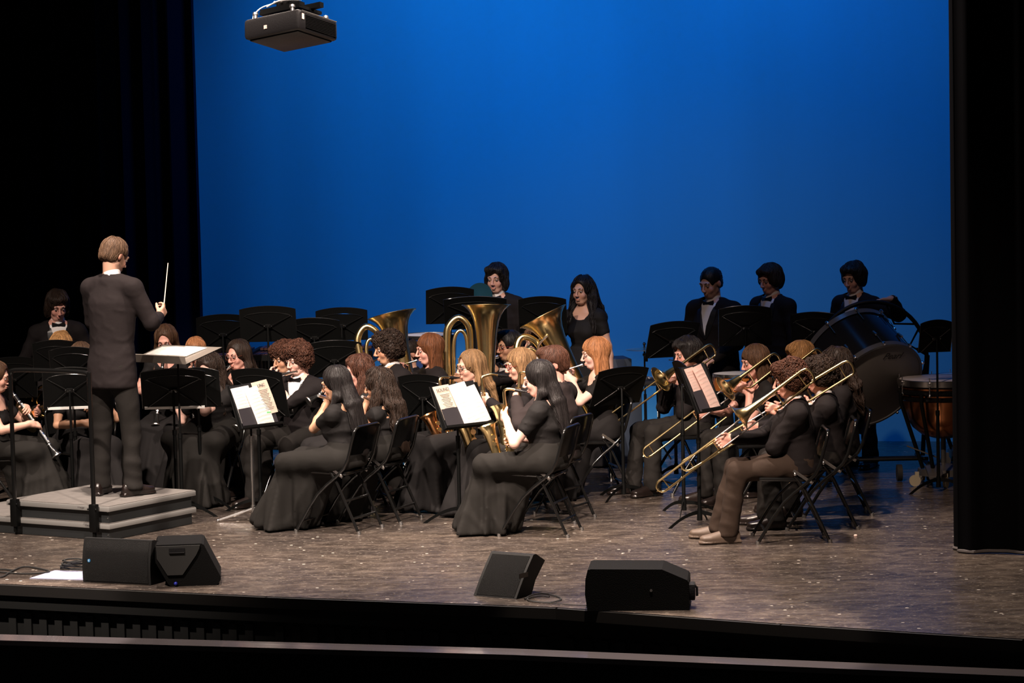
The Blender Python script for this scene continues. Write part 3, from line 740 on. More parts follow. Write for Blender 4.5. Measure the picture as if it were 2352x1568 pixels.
# ------------------------------------------------------------------ instruments
def frame(o, yd, zh=(0, 0, 1)):
    y = Vector(nz(yd).tolist()); z = Vector([float(v) for v in zh]); z = (z-y*z.dot(y)).normalized(); x = y.cross(z)
    m = Matrix((x, y, z)).transposed().to_4x4(); m.translation = Vector([float(v) for v in o]); return m
def mp(m, p): return np.array(m@Vector(p))
def md(m, p): return np.array((m.to_3x3()@Vector(p)))
def mouthpiece(m, k=1.0):
    m.lathe([(-.002, .009*k), (0, .0125*k), (.006, .0128*k), (.03, .007*k), (.075, .0055*k)], 16, (0, 0, 0), (0, 1, 0), True)
def trombone(Mw, mouth, Hc, Rh, S, ip, px):
    pitch = math.radians(ip.get('pitch', 31)); yw = math.radians(ip.get('iyaw', 0)); ext = ip.get('ext', .2)
    d = A(-math.sin(yw)*math.cos(pitch), math.cos(yw)*math.cos(pitch), -math.sin(pitch)); m0 = frame(mouth+d*.002, d)
    T = thing('trombone', ip['il'], 'trombone', Mw@m0, 'trombones')
    m = MB(); mouthpiece(m); m.done('mouthpiece', SILVER, T)
    m = MB(); yE = .66+ext; s = .082
    m.tube([(0, .06, 0), (0, .60, 0)], .0062, 8); m.tube([(0, .13, -s), (0, .60, -s)], .0062, 8)
    for y in (.16, ): m.tube([(0, y, 0), (0, y, -s)], .005, 6)
    m.done('inner_slide', STEEL, T)
    m = MB(); pts = [(0, .17+ext, 0), (0, yE, 0)]+[(0, yE+.041*math.sin(t), -s/2+s/2*math.cos(t)) for t in np.linspace(.3, math.pi-.3, 7)]+[(0, yE, -s), (0, .17+ext, -s)]
    m.tube(pts, .0078, 8); m.tube([(0, .20+ext, 0), (0, .20+ext, -s)], .005, 6); m.tube([(0, yE-.03, 0), (0, yE-.03, -s)], .004, 6)
    m.tube([(0, yE+.035, -s/2), (0, yE+.055, -s/2-.01)], .005, 6)
    m.done('outer_slide', BRASS if ip.get('gold', 1) else SILVER, T)
    m = MB(); bx = -.115; e = ip.get('tail', -.27); bt = .03
    m.tube([(0, .14, -s), (0, .10, -s), (-.03, .07, -s), (bx+.02, .05, -s), (bx, .02, -s), (bx, e+.05, -s+.005)], .0075, 8, smooth=4)
    m.tube([(bx, e+.05, -s+.005), (bx, e+.015, -s+.01), (bx, e, -s/2+.02), (bx, e+.015, bt-.01), (bx, e+.05, bt)], .0095, 10, smooth=4)
    m.tube([(bx, .0, bt), (bx, .0, -s)], .005, 6); m.tube([(bx, e+.08, bt), (bx, e+.08, -s)], .005, 6); m.tube([(0, .115, -.01), (bx, .08, bt)], .005, 6)
    m.done('tuning_slide', BRASS, T)
    m = MB(); yb = ip.get('bell', .30)
    prof = [(e+.045, .0105), (-.02, .0125), (.08, .017), (yb-.14, .024), (yb-.08, .034), (yb-.045, .048), (yb-.02, .068), (yb-.005, .092), (yb, .108)]
    m.lathe(prof+[(yb+.002, .109), (yb-.003, .106)]+[(h-.001, max(.004, r-.003)) for h, r in prof[::-1][1:6]], 36, (bx, 0, bt), (0, 1, 0))
    m.tube([(bx+.109*math.cos(t), yb, bt+.109*math.sin(t)) for t in np.linspace(0, 2*math.pi, 36, endpoint=False)], .0022, 6, closed=True)
    m.done('bell', BRASS, T)
    return {'L': dict(W=mp(m0, (-.035, .045, -.125)), d=md(m0, (.25, .5, .8)), n=md(m0, (.9, .2, 0)), curl=58, pole=A(-.8, -.1, -1)),
            'R': dict(W=mp(m0, (.045, .17+ext-.09, -.075)), d=md(m0, (-.25, .9, .3)), n=md(m0, (-1, .1, 0)), curl=48, pole=A(.6, -.2, -1))}
def trumpet(Mw, mouth, Hc, Rh, S, ip, px):
    pitch = math.radians(ip.get('pitch', 14)); yw = math.radians(ip.get('iyaw', 0))
    d = A(-math.sin(yw)*math.cos(pitch), math.cos(yw)*math.cos(pitch), -math.sin(pitch)); m0 = frame(mouth+d*.002, d)
    T = thing('trumpet', ip['il'], 'trumpet', Mw@m0, 'trumpets'); L = BRASS if not ip.get('silver') else SILVER
    m = MB(); mouthpiece(m); m.done('mouthpiece', SILVER, T)
    m = MB()
    m.tube([(0, .07, 0), (0, .34, 0), (0, .375, -.02), (0, .375, -.045), (0, .34, -.065), (0, .24, -.065)], .006, 8, smooth=3)
    m.tube([(0, .16, -.065), (0, .12, -.06), (0, .10, -.035), (0, .12, -.008), (0, .17, 0)], .006, 8, smooth=3); m.done('tubing', L, T)
    m = MB()
    for i in range(3):
        y = .175+i*.027; m.tube([(.012, y, -.10), (.012, y, .025)], .0105, 12); m.tube([(.012, y, .025), (.012, y, .05)], .003, 6); m.tube([(.012, y, .05), (.012, y, .054)], .0075, 10)
    m.done('valves', SILVER, T)
    m = MB(); prof = [(.13, .0062), (.30, .008), (.40, .014), (.45, .024), (.475, .038), (.485, .052), (.487, .061)]
    m.lathe(prof+[(h-.001, r-.0015) for h, r in prof[::-1][1:4]], 28, (-.016, 0, 0), (0, 1, 0)); m.done('bell', L, T)
    return {'L': dict(W=mp(m0, (-.05, .12, -.08)), d=md(m0, (.35, .8, .35)), n=md(m0, (.9, -.2, 0)), curl=58, pole=A(-1, -.1, -.9)),
            'R': dict(W=mp(m0, (.055, .10, -.03)), d=md(m0, (-.25, .85, .45)), n=md(m0, (-.6, .1, -.7)), curl=50, pole=A(1, -.1, -.9))}
def flute(Mw, mouth, Hc, Rh, S, ip, px):
    dr = ip.get('dir', (1, .12, -.18)); d = Rh@nz(A(*dr)); m0 = frame(mouth+Rh@A(0, .012, -.006)-d*.09, d)
    T = thing('flute', ip['il'], 'flute', Mw@m0, 'flutes')
    m = MB(); m.tube([(0, -.07+.07, 0), (0, .235, 0)], .0105, 12); m.ball((0, .09, .009), (.009, .014, .004), 10); m.done('head_joint', SILVER, T)
    m = MB(); m.tube([(0, .235, 0), (0, .67, 0)], .0098, 12); m.tube([(0, .23, 0), (0, .25, 0)], .012, 12); m.tube([(0, .545, 0), (0, .56, 0)], .012, 12); m.done('body_joint', SILVER, T)
    m = MB()
    for i in range(16): y = .265+i*.023; m.lathe([(.009, .008), (.013, .008), (.0135, .004)], 12, (0, y, 0), (0, 0, 1), True)
    m.tube([(.009, .26, .008), (.009, .53, .008)], .0022, 6); m.done('keys', SILVER, T)
    return {'L': dict(W=mp(m0, (0, .24, -.0))+A(0, .035, -.035), d=A(.55, -.35, .65), n=A(-.1, -1, .1), curl=55, pole=A(-.6, .5, -1)),
            'R': dict(W=mp(m0, (0, .44, 0))+A(.0, -.075, -.035), d=A(.1, .9, .35), n=A(0, .2, -1), curl=40, pole=A(.9, -.4, -.8))}
def clarinet(Mw, mouth, Hc, Rh, S, ip, px):
    pitch = math.radians(ip.get('pitch', 50)); yw = math.radians(ip.get('iyaw', 0))
    d = A(-math.sin(yw)*math.cos(pitch), math.cos(yw)*math.cos(pitch), -math.sin(pitch)); m0 = frame(mouth-d*.012, d, (0, 1, .3))
    T = thing('clarinet', ip['il'], 'clarinet', Mw@m0, 'clarinets')
    m = MB(); m.tube([(0, 0, 0), (0, .02, 0), (0, .06, 0), (0, .085, 0)], [.005, .008, .0115, .0125], 12); m.done('mouthpiece', EBONY, T)
    m = MB(); m.tube([(0, .085, 0), (0, .15, 0)], .0145, 14); m.tube([(0, .15, 0), (0, .56, 0)], .0130, 14)
    m.lathe([(.56, .0145), (.60, .0175), (.635, .026), (.66, .039), (.664, .039), (.655, .032), (.63, .02)], 24, (0, 0, 0), (0, 1, 0)); m.done('body_tube', EBONY, T)
    m = MB()
    for y, r in ((.045, .0125), (.087, .0155), (.148, .016), (.355, .0155), (.558, .0165), (.663, .0395)): m.lathe([(y-.004, r), (y+.004, r)], 18, (0, 0, 0), (0, 1, 0), True)
    rr = random.Random(4)
    for i in range(15): y = .175+i*.026; m.lathe([(.011, .0085), (.016, .0085)], 10, (rr.uniform(-.004, .004), y, 0), (rr.uniform(-.4, .4), 0, 1), True)
    for x in (.011, -.011): m.tube([(x, .17, .012), (x, .34, .012)], .0026, 6); m.tube([(x, .37, .012), (x, .54, .012)], .0026, 6)
    m.done('keys', SILVER, T)
    return {'L': dict(W=mp(m0, (-.075, .20, .0)), d=md(m0, (.75, .35, .3)), n=md(m0, (.1, .1, -1)), curl=48, pole=A(-.9, -.1, -.8)),
            'R': dict(W=mp(m0, (.075, .36, -.0)), d=md(m0, (-.75, .35, .3)), n=md(m0, (-.1, .1, -1)), curl=48, pole=A(.9, -.1, -.8))}
def sax(Mw, mouth, Hc, Rh, S, ip, px):
    k = ip.get('k', 1.0); swing = ip.get('swing', 8); fwd = ip.get('fwd', 0)
    yw = math.radians(ip.get('iyaw', 0)); d = A(-math.sin(yw), math.cos(yw), 0)
    m0 = frame(mouth-d*.012, d)@Matrix.Rotation(math.radians(-fwd), 4, 'X')@Matrix.Rotation(math.radians(swing), 4, 'Y')
    T = thing('saxophone', ip['il'], 'saxophone', Mw@m0, 'saxophones')
    m = MB(); m.tube([(0, 0, 0), (0, .03, .006), (0, .085, .018)], [.005, .0095, .0125], 12); m.tube([(0, .05, .01), (0, .062, .013)], .0135, 12); m.done('mouthpiece', EBONY, T)
    m = MB()
    by = .17*k; bz = -.50*k
    neck = [(0, .08, .017), (0, .105, .026), (0, .14, .030), (0, by-.005, .018), (0, by, -.02), (0, by, -.06)]
    m.tube(neck, [.0085, .009, .010, .011, .012, .0125], 14, smooth=4); m.done('neck', BRASS, T)
    m = MB(); m.tube([(0, by, -.05), (0, by, -.2*k), (0, by, bz+.07)], [.0125, .020*k, .028*k], 18)
    m.tube([(0, by, bz+.075), (0, by, bz+.04), (0, by+.012, bz), (0, by+.05*k, bz-.028), (0, by+.09*k, bz), (0, by+.10*k, bz+.04), (0, by+.102*k, bz+.08)], [.028*k, .029*k, .031*k, .033*k, .034*k, .034*k, .035*k], 18, smooth=4)
    m.done('body_tube', BRASS, T)
    m = MB(); o = (0, by+.102*k, bz+.07); prof = [(0, .034*k), (.08*k, .039*k), (.14*k, .045*k), (.18*k, .053*k), (.205*k, .064*k), (.215*k, .072*k), (.218*k, .074*k), (.214*k, .071*k), (.2*k, .058*k), (.16*k, .045*k), (.06*k, .034*k)]
    m.lathe(prof, 32, o, (0, .22, 1)); m.done('bell', ROSE if ip.get('rose') else BRASS, T)
    m = MB(); rr = random.Random(7)
    for i in range(11):
        z = -.10-i*.036*k; r = .0075+.0009*i
        m.lathe([(0, r), (.006, r), (.007, r*.6)], 12, (.008, by+.012+i*.0012, z), (.25, 1, 0), True)
        m.lathe([(0, .006), (.006, .006)], 8, (0, by+.018+.018*i/11, z-.014), (0, 1, 0), True)
    for x, y in ((.022, .012), (-.022, .012), (.028, -.005), (-.028, -.008), (.012, .03)): m.tube([(x, by+y, -.08), (x*1.2, by+y, bz+.08)], .003, 6)
    for i in range(8): m.tube([(rr.uniform(-.03, .03), by+rr.uniform(0, .03), -.1-i*.05*k), (rr.uniform(-.04, .04), by+rr.uniform(0, .04), -.12-i*.05*k)], .003, 6)
    m.done('keys', BRASS if not ip.get('silverkeys') else SILVER, T)
    for z in (.10, .15): m = MB(); m.lathe([(0, .017*k), (.006, .017*k)], 16, (-.040*k, by+.102*k, bz+z*k+.05), (-1, 0, 0), True); m.done('bell_key', BRASS, T)
    return {'L': dict(W=mp(m0, (-.085, by-.02, -.17)), d=md(m0, (.75, .55, .15)), n=md(m0, (.35, -.5, 0))*1.0+A(.1, .0, 0), curl=42, pole=A(-.8, -.2, -1)),
            'R': dict(W=mp(m0, (.085, by-.04, bz+.16)), d=md(m0, (-.70, .6, -.1)), n=md(m0, (-.3, -.5, 0)), curl=42, pole=A(.8, -.3, -1))}
def tuba(Mw, mouth, Hc, Rh, S, ip, px):
    k = ip.get('k', 1.0); tx, ty = ip.get('tilt', (0, 0)); off = ip.get('off', (.05, .20, 0)); yw = math.radians(ip.get('iyaw', 0)); fl = ip.get('flip', 1)
    H_ = ip.get('H', .93); bp = ondepth(ip['bell'][0], ip['bell'][1], ip['bell'][2])
    Rw = Matrix.Rotation(ip.get('wyaw', 0), 4, 'Z')@Matrix.Rotation(math.radians(tx), 4, 'X')@Matrix.Rotation(math.radians(ty), 4, 'Y')
    Tw = Matrix.Translation(bp-(Rw.to_3x3()@Vector((.13*k*fl, 0, H_)))) @ Rw; m0 = Mw.inverted()@Tw
    T = thing('tuba', ip['il'], 'tuba', Mw@m0, 'tubas')
    bx = .13*k*fl
    m = MB(); prof = [(.16, .058), (.34, .066), (.50, .074), (.62, .083), (.72, .094), (.80, .110), (.85, .129), (.89, .155), (.92, .190), (.932, .208)]
    prof = [(h*H_/.93, r*k*.96) for h, r in prof]
    m.lathe(prof+[(prof[-1][0]+.002, .198*k), (prof[-1][0]-.006, .190*k)]+[(h, r-.004) for h, r in prof[::-1][1:7]], 40, (bx, 0, 0), (0, 0, 1))
    rr = prof[-1]; m.tube([(bx+rr[1]*math.cos(t), rr[1]*math.sin(t), rr[0]) for t in np.linspace(0, 2*math.pi, 40, endpoint=False)], .0035, 6, closed=True)
    m.done('bell', BRASS, T)
    m = MB(); lx = -.19*k*fl
    m.tube([(bx, 0, .17), (bx, 0, .06), (bx*.7, 0, -.03), (-.02, 0, -.06), (lx*.75, 0, -.03), (lx*1.02, 0, .06), (lx*1.05, 0, .3), (lx*1.05, 0, .66*k), (lx*.95, 0, .78*k), (lx*.52, 0, .85*k), (lx*.1, .0, .78*k), (0, .01, .64*k), (0.0, .02, .35)],
           [.058*k, .055*k, .052*k, .05*k, .046*k, .042*k, .036*k, .030*k, .028*k, .027*k, .026*k, .024*k, .021*k], 16, smooth=5)
    m.done('outer_branch', BRASS, T)
    m = MB(); m.tube([(lx*.72, .05, .12), (lx*.74, .05, .4), (lx*.72, .05, .66*k), (lx*.45, .05, .745*k), (lx*.16, .05, .66*k), (lx*.14, .05, .3), (lx*.14, .05, .1), (lx*.4, .05, .02), (lx*.72, .05, .12)], .0155, 12, smooth=5)
    m.tube([(lx*.4, .09, .15), (lx*.42, .09, .34), (lx*.2, .09, .40), (lx*-.02, .09, .34), (lx*-.02, .09, .15)], .0115, 10, smooth=5); m.done('inner_branch', BRASS, T)
    m = MB()
    for i in range(4): x = lx*.05+(-.02+i*.036)*fl*-1; m.tube([(x, .07, .26), (x, .07, .46)], .016, 14); m.tube([(x, .07, .46), (x, .07, .50)], .004, 6); m.tube([(x, .07, .50), (x, .07, .506)], .012, 12)
    m.done('valves', SILVER, T)
    inv = (m0).inverted(); ml = inv@Vector(mouth); dv = (inv.to_3x3()@Vector(Rh@A(0, 1, -.15))).normalized()
    m = MB(); p1 = ml+dv*.09
    m.lathe([(0, .016), (.004, .0165), (.012, .015), (.04, .009), (.08, .0065)], 16, ml+dv*.004, dv, True); m.done('mouthpiece', SILVER, T)
    m = MB(); m.tube([ml+dv*.07, p1+dv*.03, Vector((bx*.5, -.07, p1.z+.02)), Vector((lx*.2, -.02, p1.z-.05)), Vector((lx*.05, .05, .42))], .0085, 8, smooth=5); m.done('leadpipe', SILVER, T)
    hx_ = lx*.05
    return {'R': dict(W=mp(m0, (hx_+.03, -.01, .50)), d=A(-.2, .8, .25), n=A(0, .1, -1), curl=35, pole=A(1, -.2, -.5)),
            'L': dict(W=mp(m0, (-.2*k, -.02, .30)), d=A(.3, .8, .3), n=A(1, 0, 0), curl=45, pole=A(-1, -.2, -.5))}
def horn(Mw, mouth, Hc, Rh, S, ip, px):
    m0 = Matrix.Translation(Vector((.12, .26, .72)))@Matrix.Rotation(math.radians(ip.get('iyaw', 0)), 4, 'Z')
    T = thing('french_horn', ip['il'], 'horn', Mw@m0)
    m = MB(); m.tube([(-.02+.13*math.cos(t), 0, .04+.13*math.sin(t)) for t in np.linspace(0, 5.6, 26)], .012, 10); m.tube([(-.02+.09*math.cos(t), .02, .04+.09*math.sin(t)) for t in np.linspace(0, 2*math.pi, 20, endpoint=False)], .008, 8, closed=True)
    m.done('coil', BRASSD, T)
    m = MB(); prof = [(-.02, .015), (.08, .03), (.15, .06), (.18, .09), (.195, .125), (.198, .14), (.19, .12), (.15, .055), (.08, .028)]
    m.lathe(prof, 36, (.0, 0, .0), (.7, .45, -.35)); m.done('bell', BRASS, T)
    m = MB(); d = m0.inverted()@Vector(mouth); m.tube([d, d+Vector((-.01, .09, -.04)), Vector((-.06, .02, .18))], .006, 8, smooth=4); m.done('mouthpiece', SILVER, T)
    return {'L': dict(W=mp(m0, (-.13, -.03, .10)), d=A(.2, .6, .5), n=A(1, 0, 0), curl=50), 'R': dict(W=mp(m0, (.06, .06, -.04)), d=A(.2, .8, 0), n=A(-1, 0, 0), curl=30)}
def baton(Mw, mouth, Hc, Rh, S, ip, px):
    W = A(*ip['bw']); m0 = frame(W, ip['bd'])
    T = thing('conductor_baton', ip['il'], 'baton', Mw@m0)
    m = MB(); m.tube([(0, .02, 0), (0, ip.get('bl', .30), 0)], [.0042, .003], 8); m.done('shaft', mat('ivory_wood', (.8, .74, .62), .5), T)
    m = MB(); m.lathe([(-.03, .003), (-.025, .009), (0, .011), (.02, .005)], 12, (0, 0, 0), (0, 1, 0), True); m.done('grip', mat('cork', (.45, .3, .18), .8), T)
    return {}
def sticks(Mw, mouth, Hc, Rh, S, ip, px):
    out = {}
    for key, W, d in ip['sticks']:
        m0 = frame(W, d); T = thing('drumstick', ip['il'], 'drumstick', Mw@m0, 'drumsticks')
        m = MB(); m.tube([(0, -.08, 0), (0, .24, 0), (0, .30, 0)], [.007, .0065, .003], 8); m.ball((0, .305, 0), (.005, .008, .005), 8); m.done('shaft', mat('hickory', (.6, .42, .22), .5), T)
        sd = 1 if key == 'R' else -1
        out[key] = dict(W=A(*W)-nz(A(*d))*.03+A(0, -.06, .02), d=A(-sd*.1, .9, -.25), n=A(-sd*.1, 0, -1), curl=62)
    return out
def hands_only(Mw, mouth, Hc, Rh, S, ip, px): return {}
INST = dict(trombone=trombone, trumpet=trumpet, flute=flute, clarinet=clarinet, sax=sax, tuba=tuba, horn=horn, baton=baton, sticks=sticks)
# ------------------------------------------------------------------ furniture
CH0 = []
def build_chair():
    C = thing('folding_chair', 'black metal folding chair', 'chair', None, 'black metal folding chairs')
    for sx in (1, -1):
        m = MB(); x = sx*.205
        m.tube([(0, -.262, .765), (sx*.10, -.262, .765), (sx*.16, -.262, .762), (sx*.198, -.255, .735), (x, -.235, .66), (x, -.165, .47), (x, .05, .28), (x, .235, .0)], .0115, 10, smooth=3); m.done('front_frame', BLKG, C)
        m = MB(); x2 = sx*.185
        m.tube([(x2, -.03, .46), (x2, -.10, .36), (x2, -.265, .0)], .011, 10, smooth=2); m.done('rear_leg', BLKG, C)
        m = MB(); m.tube([(x, .232, .0), (x, .23, .022)], .015, 10); m.done('rubber_foot', STEEL, C); m = MB(); m.tube([(x2, -.267, .0), (x2, -.262, .022)], .015, 10); m.done('rubber_foot', STEEL, C)
        m = MB(); m.box((sx*.198, -.085, .455), (.006, .16, .02), Matrix.Rotation(math.radians(35), 3, 'X')); m.ball((sx*.2, -.03, .475), .012, 8); m.ball((sx*.2, -.14, .425), .011, 8); m.done('hinge', CHROME, C)
    m = MB(); m.tube([(-.205, .175, .085), (.205, .175, .085)], .009, 8); m.done('front_crossbar', BLKG, C)
    m = MB(); m.tube([(-.185, -.215, .11), (.185, -.215, .11)], .009, 8); m.tube([(-.185, -.16, .235), (.185, -.16, .235)], .009, 8); m.done('rear_crossbar', BLKG, C)
    m = MB()
    def bf(u, v):
        x = (u-.5)*.40; z = .565+v*.20; return Vector((x, -.262+(.765-z)*.27-.035*(1-(2*u-1)**2)*1.0, z-(.02*abs(2*u-1)**4 if v == 1 else 0)))
    m.grid(bf, 12, 5); g = bmesh.ops.solidify(m.b, geom=m.b.faces[:], thickness=.012); m.done('backrest', BLKG, C)
    m = MB(); m.box((0, .02, .437), (.385, .39, .026), Matrix.Rotation(math.radians(2), 3, 'X'), .012); m.done('seat', BLKG, C)
    return C
def place_chair(Mw, who, turn=0):
    if not CH0: CH0.append(build_chair()); c = CH0[0]
    else: c = copy_tree(CH0[0])
    c.matrix_world = Mw@Matrix.Translation((0, .075, 0))@Matrix.Rotation(math.radians(turn), 4, 'Z')
    c['label'] = 'folding chair under the ' + who
    return c
def music_stand(px, py, yd, face, tilt=18, label='', sheets=(), chrome=False, w_=.50, h_=.32, low=0, group='music stands', deskmat=None, arc=.028, basez=0, fold=None, edge=None):
    """desk centre at a pixel and distance; face = compass angle the page side looks to"""
    C = ondepth(px, py, yd); rz = math.radians(face)-math.pi/2
    Mw = mtx((C.x, C.y, basez), rz); z = C.z-basez
    T = thing('music_stand', label, 'music stand', Mw, group)
    R = Matrix.Rotation(math.radians(tilt), 3, 'X'); off = Vector((0, .03, z))
    tf = lambda x, y, zz: off+R@Vector((x, y, zz))
    dm = deskmat or BLKP
    m = MB(); n = 14; pts = []
    for i in range(n+1):
        u = i/n*2-1; pts.append((u*w_/2, h_/2+arc*(1-u*u)-arc*.4*(abs(u) > .97)))
    outline = [(-w_/2*.985, -h_/2)]+[(-w_/2, h_/2-.0)]+pts[1:-1]+[(w_/2, h_/2)]+[(w_/2*.985, -h_/2)]
    m.poly([tf(x, -.0015, zz) for x, zz in outline], .003, R@Vector((0, 1, 0)))
    m.done('desk', dm, T, smooth=False)
    m = MB(); m.tube([tf(x, 0, zz) for x, zz in [(-w_/2, -h_/2), (-w_/2, h_/2)]+pts[1:-1]+[(w_/2, h_/2), (w_/2, -h_/2)]], .0035, 6)
    m.tube([tf(x*.88, -.002, zz-.055) for x, zz in pts], .0035, 6); m.done('rim', BLKG, T)
    m = MB(); m.box(tf(0, .028, -h_/2+.002), (w_*.985, .056, .004), R); m.box(tf(0, .056, -h_/2+.009), (w_*.985, .004, .018), R); m.done('tray', dm, T)
    m = MB()
    for sx in (1, -1):
        for sz, k in ((1, .30), (-1, .47)): m.tube([tf(sx*.015, -.02, 0), tf(sx*w_*.42, -.006, sz*h_*k)], .0035, 6)
    m.box(tf(0, -.016, 0), (.05, .022, .03), R, .004); m.ball(tf(.03, -.025, 0), .009, 8); m.ball(tf(-.03, -.025, 0), .009, 8); m.done('cross_brace', BLKG, T)
    pm = CHROME if chrome else BLKP
    m = MB(); m.tube([(0, 0, .34), (0, 0, z-.01), tf(0, -.015, 0)], .0085, 10); m.done('upper_post', BLKP if chrome != 2 else CHROME, T)
    m = MB(); m.tube([(0, 0, .06), (0, 0, min(.62, z-.1))], .0135, 12); m.lathe([(min(.62, z-.1)-.03, .017), (min(.62, z-.1)+.01, .017)], 12, caps=True); m.done('lower_post', pm, T)
    m = MB()
    if chrome:
        for a in (90, 210, 330):
            c, s = math.cos(math.radians(a)), math.sin(math.radians(a)); m.tube([(c*.01, s*.01, .085), (c*.12, s*.12, .05), (c*.27, s*.27, .012)], [.013, .012, .008], 8); m.ball((c*.27, s*.27, .012), .012, 8)
        m.lathe([(.04, .02), (.11, .018)], 14, caps=True); m.done('tripod_base', CHROME, T)
    else:
        for a in (90, 200, 340):
            c, s = math.cos(math.radians(a)), math.sin(math.radians(a)); P_ = []
            for i in range(11): t = i/10; P_.append((.012+.28*t, .002+.105*(1-t**1.8)))
            for i in range(10, -1, -1): t = i/10; P_.append((.012+.245*t, .001+.078*(1-t**2.0)))
            m.poly([(c*r-s*.002, s*r+c*.002, zz) for r, zz in P_], .004, (s, -c, 0))
        m.lathe([(.035, .02), (.12, .017)], 14, caps=True); m.done('base', BLKP, T, smooth=False)
    if edge: m = MB(); m.box(tf(edge[0], -.006, -h_/2+.004), (edge[1], .006, .020), R); m.done('white_edge', PAPER, T, False)  # strip paints the light under the tray; on one stand a white tag
    if fold: folder(T, Mw, R, tf, 0, .01, w_*.9, h_*.98, fold[0], fold[1], fold[2] if len(fold) > 2 else (1,))
    for k, (dx, dz, sw_, sh_, ang, mt, lab, kind) in enumerate(sheets):
        Sm = Mw@Matrix.Translation(tf(dx, .008+.0022*k+(.017 if fold and k else 0), dz))@R.to_4x4()@Matrix.Rotation(math.radians(ang), 4, 'Y')
        sheet(Sm, sw_, sh_, mt, lab, kind)
    return T
def folder(T_, Mw, R, tf, dx, dz, w_, h_, ang, lab, pk=(1,)):
    Sm = Mw@Matrix.Translation(tf(dx, .004, dz))@R.to_4x4()@Matrix.Rotation(math.radians(ang), 4, 'Y')
    S_ = thing('music_folder', lab, 'folder', Sm, 'black folders on the music stands')
    m = MB(); m.box((0, 0, 0), (w_, .003, h_)); m.done('cover', BLKM, S_, False)
    for sx in pk: m = MB(); m.box((sx*w_*.26, .018, -h_*.27), (w_*.46, .002, h_*.44)); m.done('pocket', mat('folder_pocket', (.016, .014, .018), .6), S_, False)
    return S_
def sheet(Sm, w_, h_, mt, lab, kind, name='sheet_music'):
    S_ = thing(name, lab, 'sheet music' if kind != 'book' else 'book', Sm, 'pages on the music stands')
    m = MB(); m.grid(lambda u, v: Vector(((u-.5)*w_, .004*math.sin(u*3.1)+.003*math.sin(v*4), (v-.5)*h_)), 6, 6); bmesh.ops.solidify(m.b, geom=m.b.faces[:], thickness=.0012 if kind != 'book' else .012); m.done('page', mt, S_)
    m = MB(); y = .0075
    if kind == 'score':
        n = 10
        for i in range(n):
            zc = h_*(.40-.84*i/(n-1))
            for j in range(2): m.box((0, y, zc+(j-.5)*.006), (w_*.84, .0006, .0007))
            rr = random.Random(i)
            for j in range(0): m.box((rr.uniform(-.4, .4)*w_, y, zc+rr.uniform(-.004, .004)), (.003, .0006, .0024)); 
        m.done('staves', mat('stave_grey', (.55, .5, .46), .8), S_)
    elif kind in ('program', 'program2'):
        for i in range(14): m.box((-.02*w_, y, h_*(.22-.045*i)), (w_*(.6-.1*((i*7) % 3)), .0006, .0028))
        m.done('text_lines', INK, S_)
        text(S_, 'SOUND' if kind == 'program' else 'UNC', (0, y+.001, h_*.36), .035, INK)
        m = MB(); m.grid(lambda u, v: Vector((w_*(-.05+.5*u), y, h_*(-.47+.07*v*(.3+u)))), 4, 3); m.done('green_corner', mat('green_print', (.12, .42, .16), .6), S_)
def text(parent, s, loc, size, m, rot=(math.pi/2, 0, math.pi), shear=0, name='lettering'):
    cu = bpy.data.curves.new(name, 'FONT'); cu.body = s; cu.size = size; cu.align_x = 'CENTER'; cu.align_y = 'CENTER'; cu.extrude = .0006; cu.shear = shear
    t = bpy.data.objects.new(name, cu); COL.objects.link(t); me = bpy.data.meshes.new_from_object(t.evaluated_get(bpy.context.evaluated_depsgraph_get()))
    bpy.data.objects.remove(t); bpy.data.curves.remove(cu); me.materials.clear()
    o = link(name, me, m, parent); o.location = loc; o.rotation_euler = rot; return o
